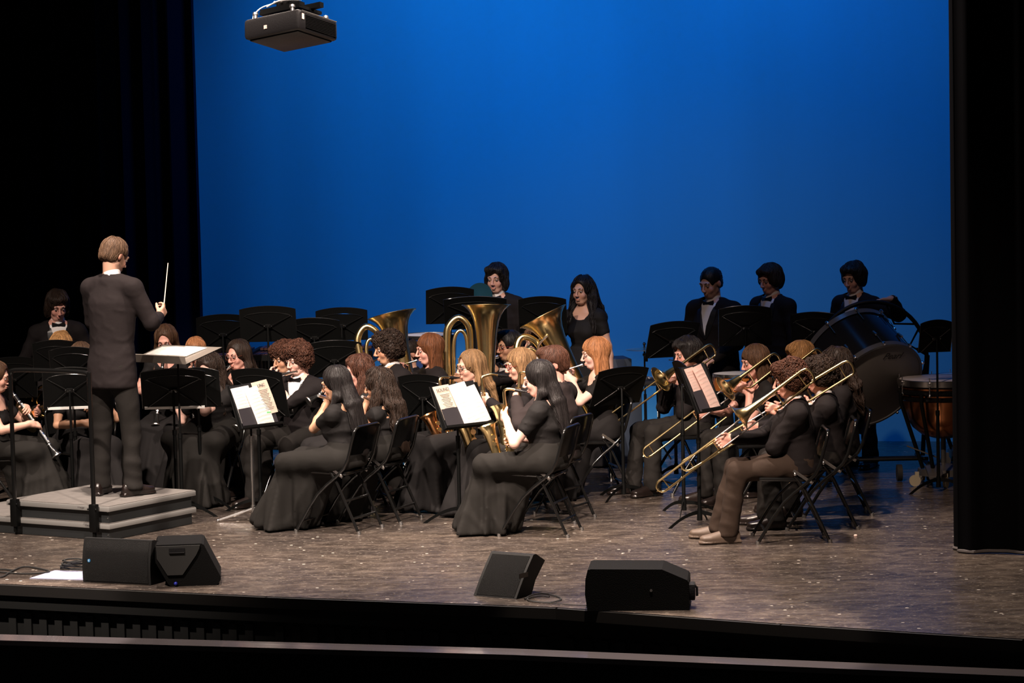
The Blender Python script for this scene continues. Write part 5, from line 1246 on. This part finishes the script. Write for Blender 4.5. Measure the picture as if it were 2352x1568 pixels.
snare('orange wooden snare drum in front of the stout young man in a tuxedo', 1690, 858, 22.6, .178, .15, mat('orange_maple', (.50, .16, .035), .25))
# percussion table with small instruments
c = ondepth(1455, 872, 22.9)
T = thing('percussion_table', 'black padded percussion table beneath the small cymbal', 'table', mtx((c.x, c.y, 0)))
m = MB(); m.box((0, 0, c.z-.02), (.50, .40, .03), None, .008); m.done('table_top', BLKM, T)
for x in (-.2, .2):
    m = MB(); m.tube([(x, -.16, 0), (x, 0, c.z*.5), (x, .16, c.z-.03)], .011, 6); m.done('leg', BLKG, T); m = MB(); m.tube([(x, .16, 0), (x, 0, c.z*.5), (x, -.16, c.z-.03)], .011, 6); m.done('leg', BLKG, T)
T = thing('tambourine', 'chrome jingle ring lying on the percussion table', 'tambourine', mtx((c.x+.05, c.y-.02, c.z-.005)))
m = MB(); m.tube([(.085*math.cos(t), .085*math.sin(t), .022) for t in np.linspace(0, 2*math.pi, 28, endpoint=False)], .007, 6, closed=True); m.done('frame', CHROME, T)
m = MB()
for k in range(12): a = k*.5236; m.lathe([(-.006, .014), (.006, .014)], 10, (.09*math.cos(a), .09*math.sin(a), .022), (0, 0, 1), True)
m.done('jingles', SILVER, T)
T = thing('maraca', 'small reddish brown wooden shaker on the percussion table', 'shaker', mtx((c.x-.16, c.y-.06, c.z+.02)))
m = MB(); m.ball((0, 0, 0), (.03, .022, .022), 14); m.tube([(.02, 0, 0), (.11, 0, -.008)], .008, 8); m.done('gourd', mat('red_wood', (.25, .07, .03), .4), T)
# equipment behind
c = ondepth(1408, 826, 24.2)
T = thing('equipment_case', 'dark stepped equipment case left of the small cymbal', 'case', mtx((c.x, c.y, 0), .15))
m = MB(); m.box((0, 0, c.z*.5), (.26, .35, c.z*1.0+.04), None, .01); m.done('case_body', mat('case_blueblack', (.02, .03, .05), .6), T)
m = MB(); m.box((.12, -.02, c.z*.42), (.18, .33, c.z*.84), None, .01); m.done('lower_case', mat('case_blueblack', (.02, .03, .05), .6), T)
def marimba(lab, x0, x1, py, yd, depth_=.6, n=30, nm='marimba'):
    a = ondepth(x0, py, yd); b = ondepth(x1, py, yd); L_ = b.x-a.x; z = a.z; T = thing(nm, lab, 'mallet instrument', mtx(((a.x+b.x)/2, yd, 0), -.06), 'mallet percussion')
    BAR = mat('rosewood_bar', (.05, .018, .012), .3)
    m = MB()
    for i in range(n):
        t = i/(n-1); m.box((-L_/2+.03+(L_-.06)*t, -.08-.0*t, z), (L_/n*.82, .34-.14*t, .02), None, 0)
    m.done('natural_bars', BAR, T, False)
    m = MB()
    for i in range(n-1):
        if i % 7 in (2, 6): continue
        t = (i+.5)/(n-1); m.box((-L_/2+.03+(L_-.06)*t, .24-.05*t, z+.03), (L_/n*.8, .30-.12*t, .02))
    m.done('accidental_bars', BAR, T, False)
    m = MB()
    for i in range(n): t = i/(n-1); m.tube([(-L_/2+.03+(L_-.06)*t, -.08, z-.03), (-L_/2+.03+(L_-.06)*t, -.08, z-.35+.25*t)], .019, 8)
    m.done('resonators', mat('resonator_metal', (.25, .25, .27), .3, .9), T)
    m = MB(); m.box((0, -.26, z-.02), (L_, .025, .05)); m.box((0, .40, z-.02), (L_, .025, .05))
    for sx in (-1, 1):
        m.box((sx*L_/2, .05, z-.02), (.04, .72, .10)); m.box((sx*(L_/2-.05), .05, z*.5), (.05, .10, z)); m.box((sx*(L_/2-.05), .05, .07), (.05, .6, .05))
    m.box((0, .05, .22), (L_-.1, .03, .05)); m.done('frame', BLKP, T, False)
marimba('dark wooden marimba behind the flutes at the left of the backdrop', 585, 860, 812, 24.6)
marimba('dark vibraphone at the back left behind the tall music stands', 455, 590, 815, 24.9, n=18, nm='vibraphone')
c = ondepth(985, 775, 24.3)
T = thing('tom_drum', 'blue-lit tall drum between the auburn-haired woman and the middle tuba', 'drum', mtx((c.x, c.y, 0)), 'small drums')
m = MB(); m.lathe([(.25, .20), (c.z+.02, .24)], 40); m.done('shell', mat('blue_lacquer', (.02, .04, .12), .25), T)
m = MB(); m.lathe([(c.z+.025, .24), (c.z+.03, .001)], 40); m.done('drumhead', mat('snare_head', (.5, .47, .42), .6), T)
m = MB(); m.lathe([(c.z, .245), (c.z+.03, .25)], 40); m.done('hoop', CHROME, T)
for a in (30, 150, 270): a = math.radians(a); m = MB(); m.tube([(.2*math.cos(a), .2*math.sin(a), .5), (.26*math.cos(a), .26*math.sin(a), 0)], .01, 6); m.done('leg', CHROME, T)
# ------------------------------------------------------------------ music stands
SM = 'printed sheet music page '
def pg(dx, dz, w_, h_, a, mt, lab, kind): return (dx, dz, w_, h_, a, mt, lab, kind)
GREYD = mat('conductor_desk_grey', (.16, .14, .12), .45)
T = music_stand(408, 813, 21.25, 232, 76, 'wide flat conductor desk with an open score, right of the podium', w_=.62, h_=.40, arc=.0, deskmat=GREYD,
   sheets=[pg(.15, .0, .22, .30, 3, PAPER, 'left leaf of the open white score on the conductor desk', 'score'), pg(-.07, .01, .23, .30, -4, PAPER, 'right leaf of the open white score on the conductor desk', 'score')], basez=0)
music_stand(398, 896, 21.5, 262-180+8, 14, 'black stand with its braced back to us under the conductor desk', w_=.49, h_=.29, edge=(0, .46))
music_stand(455, 894, 21.75, 80, 12, 'black stand just right of and behind the one under the conductor desk', w_=.33, h_=.29)
music_stand(160, 895, 21.38, 98, 14, 'black stand behind the podium railing with pages on its tray', w_=.40, h_=.30, edge=(0, .34), sheets=[pg(.0, .0, .2, .28, 2, PAPER, 'page resting on the stand behind the podium railing', 'score')])
music_stand(28, 872, 22.5, 110, 14, 'black stand at the far left edge in front of the clarinetist', w_=.42, h_=.32)
music_stand(128, 832, 22.5, 92, 16, 'black stand directly in front of the short-haired blond head', w_=.36)
music_stand(168, 850, 21.6, 88, 16, 'black stand beside the conductor, behind the railing stand', w_=.36)
music_stand(592, 905, 21.4, 55, 14, 'black stand between the seated flutist in a tuxedo and the program stand', w_=.50, h_=.35, edge=(-.2, .05))
PG = [pg(.08, .02, .185, .27, 4, PAPER, SM+'on the left of the silver-legged stand', 'score'), pg(-.11, .05, .165, .26, 6, CREAM, 'concert program page with UNC heading on the silver-legged stand', 'program2'), pg(-.035, -.01, .17, .30, 8, PAPER, SM+'in the middle of the silver-legged stand', 'score')]
music_stand(575, 932, 20.95, 318, 20, 'music stand with silver tripod legs, papers and folder, front left', chrome=True, w_=.40, h_=.34, arc=.0, sheets=PG, fold=(3, 'black folder with pockets on the silver-legged stand', (1, -1)))
PG = [pg(.12, .04, .16, .26, 4, CREAM, 'SOUND program page at left of the saxophone stand', 'program'), pg(-.03, .01, .17, .32, 8, PAPER, SM+'in the middle of the saxophone stand', 'score'), pg(-.12, -.01, .17, .29, 11, PAPER, SM+'on the right of the saxophone stand', 'score')]
music_stand(1050, 932, 20.65, 312, 24, 'black stand full of white papers in front of the saxophonist with long black hair', w_=.46, h_=.34, arc=.0, sheets=PG, fold=(3, 'black folder behind the papers on the saxophone stand'))
music_stand(970, 915, 21.6, 60, 14, 'black stand with curved top left of the paper-filled saxophone stand', w_=.42, h_=.33)
music_stand(1428, 890, 21.7, 128, 24, 'black stand with its braced back to us, right of the strawberry-blond brass player', w_=.50, h_=.30)
PG = [pg(.07, .05, .125, .23, 4, PINKP, 'narrow pink-lit page at left of the trombone stand', 'score'), pg(-.03, .0, .14, .34, 9, PINKP, 'long pink-lit page at right of the trombone stand', 'score')]  # pink of the light is put into the page colour
music_stand(1602, 893, 20.15, 325, 22, 'black stand holding two narrow pages in front of the trombones', w_=.36, h_=.35, arc=.0, sheets=PG, fold=(3, 'black folder behind the narrow pages by the trombones'))
music_stand(1566, 885, 20.7, 10, 16, 'black stand seen edge-on behind the narrow-page stand', w_=.46, h_=.32)
music_stand(1548, 783, 22.9, 112, 24, 'black stand high before the stout percussionist, tilted left', w_=.44, h_=.30)
music_stand(1712, 752, 23.0, 88, 20, 'black stand between the two tuxedoed percussionists at right', w_=.43, h_=.33)
music_stand(1034, 705, 23.8, 95, 16, 'tall black stand left of the teal cymbal', w_=.40, h_=.30)
music_stand(1092, 722, 23.5, 88, 30, 'wide black stand behind the middle tuba bell', w_=.52, h_=.30)
music_stand(1246, 727, 23.7, 85, 16, 'black stand left of the standing woman, behind the right tuba', w_=.40, h_=.30)
music_stand(615, 748, 23.2, 88, 14, 'tall black stand with braced back against the blue backdrop at left', w_=.46, h_=.28)
music_stand(785, 748, 23.8, 92, 12, 'tall plain black stand right of the braced one on the blue backdrop', w_=.43, h_=.26)
music_stand(512, 768, 24.0, 96, 14, 'low wide black stand beside the left edge of the blue backdrop', w_=.44, h_=.30)
music_stand(722, 775, 23.6, 82, 20, 'black stand sloping between the two tall ones at the left', w_=.44, h_=.30)
music_stand(768, 828, 22.95, 98, 20, 'black stand directly right of the curly-haired flutist', w_=.44, h_=.30)
music_stand(1872, 760, 23.05, 75, 20, 'dark stand hidden behind the left rim of the bass drum', w_=.40, h_=.28)
music_stand(2152, 776, 21.7, 100, 18, 'black stand in front of the timpani next to the right curtain', w_=.26, h_=.24)
# ------------------------------------------------------------------ people
K = dict
person(264, 588, 1.9, 62, 'stand', lean=3, hyaw=-14, hpitch=26, yd=20.6, outfit='suit', hair='short', hc='lightbrown', tone='mid', S=1.02, beard=True, bulk=1.04, res=.006,
  hands=dict(R=K(W=A(.19, .34, 1.29), d=A(.05, .75, .55), n=A(-1, .1, .1), curl=66, pole=A(.7, -.5, -1)), L=K(W=A(-.22, .34, 1.12), d=A(-.1, .9, .1), n=A(0, 0, -1), curl=30)),
  inst='baton', ip=K(bw=(.175, .43, 1.365), bd=(.03, .18, 1), bl=.32, floor=.25, il='white conductor baton held upright in the raised right hand', stance=(.14, .13), feetyaw=6), label='bearded conductor in a charcoal suit on the podium with his back to us')
person(132, 702, 1.535, 285, 'stand', hpitch=22, hyaw=6, outfit='tux', hair='shag', hc='darkbrown', tone='rosy', S=.96, label='young man in tuxedo with shaggy dark hair standing at the far left', yd=23.6)
person(-6, 866, 1.09, 350, lean=4, hpitch=10, outfit='top', hair='long', hc='brown', tone='fair', sex='f', S=.92, skirt=1, inst='clarinet', ip=K(pitch=52, iyaw=-12, il='black clarinet with silver keys at the left edge'), hands={}, label='clarinetist cut off by the left edge of the photo, in black dress', kn=(.06, .06), sk=(.05, .05), yd=21.6)
person(140, 800, 1.13, 275, hpitch=30, outfit='blackcoat', hair='mop', hc='blond', tone='rosy', S=.95, inst='horn', ip=K(il='brass french horn bell showing under the railing stand', iyaw=0, nochair=0), label='short-haired blond player looking down behind a stand at the left', yd=23)
person(186, 822, 1.10, 262, hpitch=20, outfit='top', hair='bob', hc='lightbrown', tone='fair', sex='f', S=.92, hlen=.2, skirt=2, inst='trumpet', ip=K(il='trumpet half hidden behind the conductor', pitch=20), label='brown-haired player half hidden behind the conductor', yd=22.5)
person(182, 850, 1.06, 300, hpitch=16, outfit='top', hair='tied', hc='darkbrown', tone='tan', sex='f', S=.92, skirt=2, inst='clarinet', ip=K(pitch=58, il='clarinet held by the woman behind the podium railing'), label='bare-armed woman in black dress seated behind the podium railing', bulk=1.08, yd=22)
person(381, 780, 1.12, 262, hpitch=24, outfit='top', hair='long', hc='brown', tone='rosy', sex='f', S=.92, skirt=2, inst='clarinet', ip=K(pitch=60, il='clarinet of the back-row player above the conductor desk'), label='brown-haired player looking down above the conductor desk', yd=23.3)
person(449, 808, 1.10, 262, hpitch=18, outfit='top', hair='tied', hc='strawberry', tone='fair', sex='f', S=.92, skirt=2, inst='clarinet', ip=K(pitch=52, iyaw=14, il='clarinet of the blond player behind the conductor desk'), label='blond player with hair tied back behind the conductor desk', yd=23.2)
person(480, 846, 1.09, 252, hpitch=22, hyaw=-8, outfit='top', hair='wavy', hc='darkbrown', tone='pale', sex='f', S=.94, skirt=1, inst='flute', ip=K(dir=(1, -.1, -.2), il='flute of the dark-haired woman behind the two paired stands'), label='dark-haired woman in a long black skirt seated right of the podium', bulk=1.15, kn=(.08, .06), seed=3, yd=22.25)
person(546, 815, 1.12, 232, hpitch=10, outfit='top', hair='long', hc='darkbrown', tone='rosy', sex='f', S=.94, skirt=2, glasses='brown', inst='trumpet', ip=K(pitch=32, silver=1, il='silver trumpet of the woman with glasses and long dark hair'), label='woman with glasses and long dark brown hair playing a silver trumpet', yd=22.95)
person(652, 822, 1.14, 225, hpitch=12, outfit='tux', hair='curly', hc='redbrown', tone='tan', S=.95, inst='clarinet', ip=K(pitch=40, iyaw=10, il='clarinet peeking out beside the curly-haired flutist'), label='reddish curly-haired player mostly hidden behind the flutist in tuxedo', yd=22.6)
person(683, 824, 1.13, 236, hpitch=14, hyaw=-8, outfit='tux', hair='curly', hc='redbrown', tone='pale', S=.98, glasses=None, inst='flute', ip=K(dir=(1, .12, -.16), il='silver flute of the curly-haired man in a tuxedo'), label='man with thick curly brown hair in tuxedo playing the flute', kn=(.05, .05), yd=21.95)
person(822, 852, 1.09, 195, hpitch=12, outfit='top', hair='wavy', hc='redbrown', tone='rosy', sex='f', S=.93, hlen=.32, skirt=2, inst='flute', ip=K(il='flute of the auburn-brown-haired woman between the front players'), label='auburn-brown-haired flutist seated between the two long-haired women', yd=21.3)
person(770, 880, 1.09, 156, lean=4, hpitch=14, hyaw=6, outfit='top', hair='long', hc='black', tone='tan', sex='f', S=.95, hlen=.52, skirt=1, glasses='black', inst='flute', ip=K(il='flute of the front player with straight black hair', dir=(1, .05, -.2)), label='woman with very long straight black hair seated front left in black dress', kn=(.03, .05), seed=1, sk=(0, .08), res=.006, yd=20.3)
person(868, 884, 1.09, 158, lean=3, hpitch=12, hyaw=6, outfit='top', hair='wavy', hc='darkbrown', tone='tan', sex='f', S=.94, hlen=.50, skirt=1, inst='flute', ip=K(il='flute of the wavy-haired front player'), label='woman with long wavy brown hair seated just right of the straight-haired one', seed=2, yd=20.75)
person(890, 800, 1.15, 205, lean=4, hpitch=8, outfit='tux', hair='curly', hc='darkbrown', tone='tan', S=1.0, inst='clarinet', ip=K(pitch=26, iyaw=4, il='clarinet mouthpiece of the dark curly-haired man'), label='stout man with dark curly hair in tuxedo playing to the left', bulk=1.12, yd=22.05)
person(985, 803, 1.13, 200, hpitch=6, outfit='blackcoat', hair='bob', hc='auburn', tone='rosy', sex='f', S=.97, hlen=.2, inst='trumpet', ip=K(pitch=12, il='gold trumpet with silver mouthpiece of the auburn-haired woman'), label='auburn-haired woman in black coat blowing a gold trumpet', bulk=1.05, yd=22.45)
person(935, 812, 1.08, 215, hpitch=6, outfit='blackcoat', hair='short', hc='darkbrown', tone='mid', S=.92, inst='tuba', ip=K(il='left tuba, its bell above the dark curly-haired man', bell=(900, 722, 23.05), tilt=(-9, -11), k=1.0, H=.9, wyaw=.1), label='tuba player hidden behind the dark curly-haired man', yd=23.4)
person(1168, 795, 1.14, 215, hpitch=4, outfit='tux', hair='neat', hc='black', tone='tan', S=.97, glasses='red', inst='tuba', ip=K(il='middle tuba, the largest and upright, bell facing up', bell=(1117, 701, 22.75), tilt=(-5, 1), k=.98, H=.93, wyaw=.05), label='dark-haired man with red glasses behind the middle tuba', yd=23.1)
person(1236, 787, 1.12, 190, hpitch=6, outfit='tux', hair='mop', hc='brown', tone='fair', S=.96, inst='tuba', ip=K(il='right tuba, its bell tilted towards the left', bell=(1247, 727, 22.2), tilt=(-12, -24), k=1.0, H=.92, wyaw=.2), label='brown-haired tuba player hidden behind the man with short ginger-brown hair', yd=22.5)
person(1080, 842, 1.12, 205, hpitch=6, outfit='top', hair='long', hc='goldbrown', tone='fair', sex='f', S=.97, hlen=.42, skirt=2, glasses='black', inst='sax', ip=K(il='alto saxophone of the woman with glasses and long fair hair', swing=10, fwd=8, rose=1), label='woman with glasses and long straight fair hair playing saxophone', seed=4, yd=21.5)
person(1193, 838, 1.12, 195, hpitch=8, outfit='blackcoat', hair='bob', hc='goldbrown', tone='fair', sex='f', S=.95, hlen=.14, glasses='red', inst='sax', ip=K(k=1.22, il='tenor saxophone between the two front saxophonists', swing=6, fwd=4, silverkeys=1), label='person with short fair hair and red glasses playing the tenor saxophone', skirt=2, yd=21.05)
person(1268, 836, 1.15, 155, lean=2, hpitch=10, hyaw=32, outfit='shirt', hair='neat', hc='redbrown', tone='rosy', S=1.0, inst='sax', ip=K(il='saxophone hidden in front of the man in the charcoal shirt'), label='man with short ginger-brown hair in charcoal shirt seen from behind', bulk=1.08, yd=20.6)
person(1236, 870, 1.13, 163, lean=3, hpitch=12, hyaw=6, outfit='top', hair='long', hc='black', tone='pale', sex='f', S=.99, hlen=.50, skirt=1, inst='sax', ip=K(il='alto saxophone of the front woman with long black hair', swing=-4, fwd=4), label='woman with long black hair and bare forearms playing saxophone at front centre', seed=6, kn=(.04, .05), bulk=1.06, sk=(0, .02), res=.006, yd=19.9)
person(1366, 812, 1.12, 192, hpitch=8, outfit='top', hair='bob', hc='strawberry', tone='pale', sex='f', S=.96, hlen=.20, skirt=2, inst='trumpet', ip=K(pitch=14, il='silver trumpet of the strawberry-blond woman', silver=1), label='strawberry-blond woman with fringe blowing to the left, bare upper arm', yd=21.9)
# standing at the back
person(1140, 640, 1.60, 250, 'stand', hpitch=6, outfit='tux', hair='shag', hc='black', tone='fair', S=.98, label='young man with dark shaggy hair standing behind the middle tuba', yd=24.2)
person(1338, 668, 1.49, 238, 'stand', hpitch=2, outfit='top', hair='wavy', hc='black', tone='mid', sex='f', S=.95, hlen=.36, skirt=2, inst='sticks', ip=K(il='wooden drumstick of the standing woman', sticks=[('R', (.16, .36, 1.02), (-.1, .8, .55))]), label='woman with wavy dark hair in black dress standing at the back', yd=23.95)
person(1632, 650, 1.565, 228, 'stand', hpitch=16, outfit='tux', hair='buzz', hc='black', tone='fair', S=1.0, bulk=1.12, beard=True, inst='sticks', ip=K(il='drumstick of the stout standing percussionist', sticks=[('L', (-.14, .34, .92), (.5, .8, .1))]), label='stout young man with cropped black hair and tuxedo standing at the right back', yd=23.5)
person(1768, 642, 1.60, 220, 'stand', hpitch=12, hyaw=2, outfit='tux', hair='mop', hc='darkbrown', tone='rosy', S=.97, label='slim young man with parted brown hair in tuxedo standing second from right', yd=23.65)
person(1960, 638, 1.60, 226, 'stand', hpitch=14, hyaw=4, outfit='tux', hair='mop', hc='black', tone='fair', S=.97, hands=dict(L=K(W=A(-.50, .21, 1.425), d=A(.72, .69, .0), n=A(0, .1, -1), curl=20, pole=A(-.6, -.5, -.6))), label='young man in tuxedo resting a hand on top of the bass drum', yd=23.35)
# trombones
person(1578, 812, 1.14, 205, lean=2, hpitch=12, outfit='tux', hair='mop', hc='black', tone='rosy', S=.97, inst='trombone', ip=K(il='trombone with forward bell of the dark-haired man at the left of the section', pitch=30, ext=.02, foot=.05, bell=.22, tail=-.30), label='dark-haired trombonist in black at the left of the trombones', yd=22.1)
person(1733, 830, 1.12, 200, hpitch=12, outfit='top', hair='bob', hc='brown', tone='rosy', sex='f', S=.96, hlen=.22, skirt=None, inst='trombone', ip=K(il='trombone of the brown-haired woman in the short-sleeved top', pitch=32, ext=.30, bell=.22), label='brown-haired woman with bare forearms playing trombone', yd=21.4)
person(1836, 822, 1.13, 195, hpitch=10, outfit='tux', hair='mop', hc='blond', tone='rosy', S=.96, inst='trombone', ip=K(il='trombone of the blond player with the highest tuning slide', pitch=34, ext=.22, iyaw=0, bell=.24), label='blond trombonist behind the front row', yd=21.85)
person(1813, 872, 1.15, 180, lean=3, hpitch=10, hyaw=4, outfit='tux', hair='curly', hc='redbrown', tone='rosy', S=1.0, inst='trombone', ip=K(il='trombone of the front curly-haired player in tuxedo, nearest to us', pitch=36, ext=.34, bell=.30, tail=-.28, brown=1, tanshoe=1, foot=.10), label='front curly-haired trombonist in tuxedo and brown trousers', seed=9, res=.006, yd=19.35)
person(1882, 862, 1.13, 178, hpitch=8, outfit='tux', hair='curly', hc='darkbrown', tone='rosy', S=.97, inst='trombone', ip=K(il='trombone of the dark-haired player second from the right', pitch=30, ext=.34, tail=-.36, bell=.16), label='dark brown-haired trombonist right behind the front curly-haired one', yd=19.95)
person(1916, 838, 1.13, 180, hpitch=6, outfit='blackcoat', hair='wavy', hc='darkbrown', tone='fair', sex='f', S=.97, hlen=.4, label='long dark-haired person in black in front of the bass drum', yd=20.6)
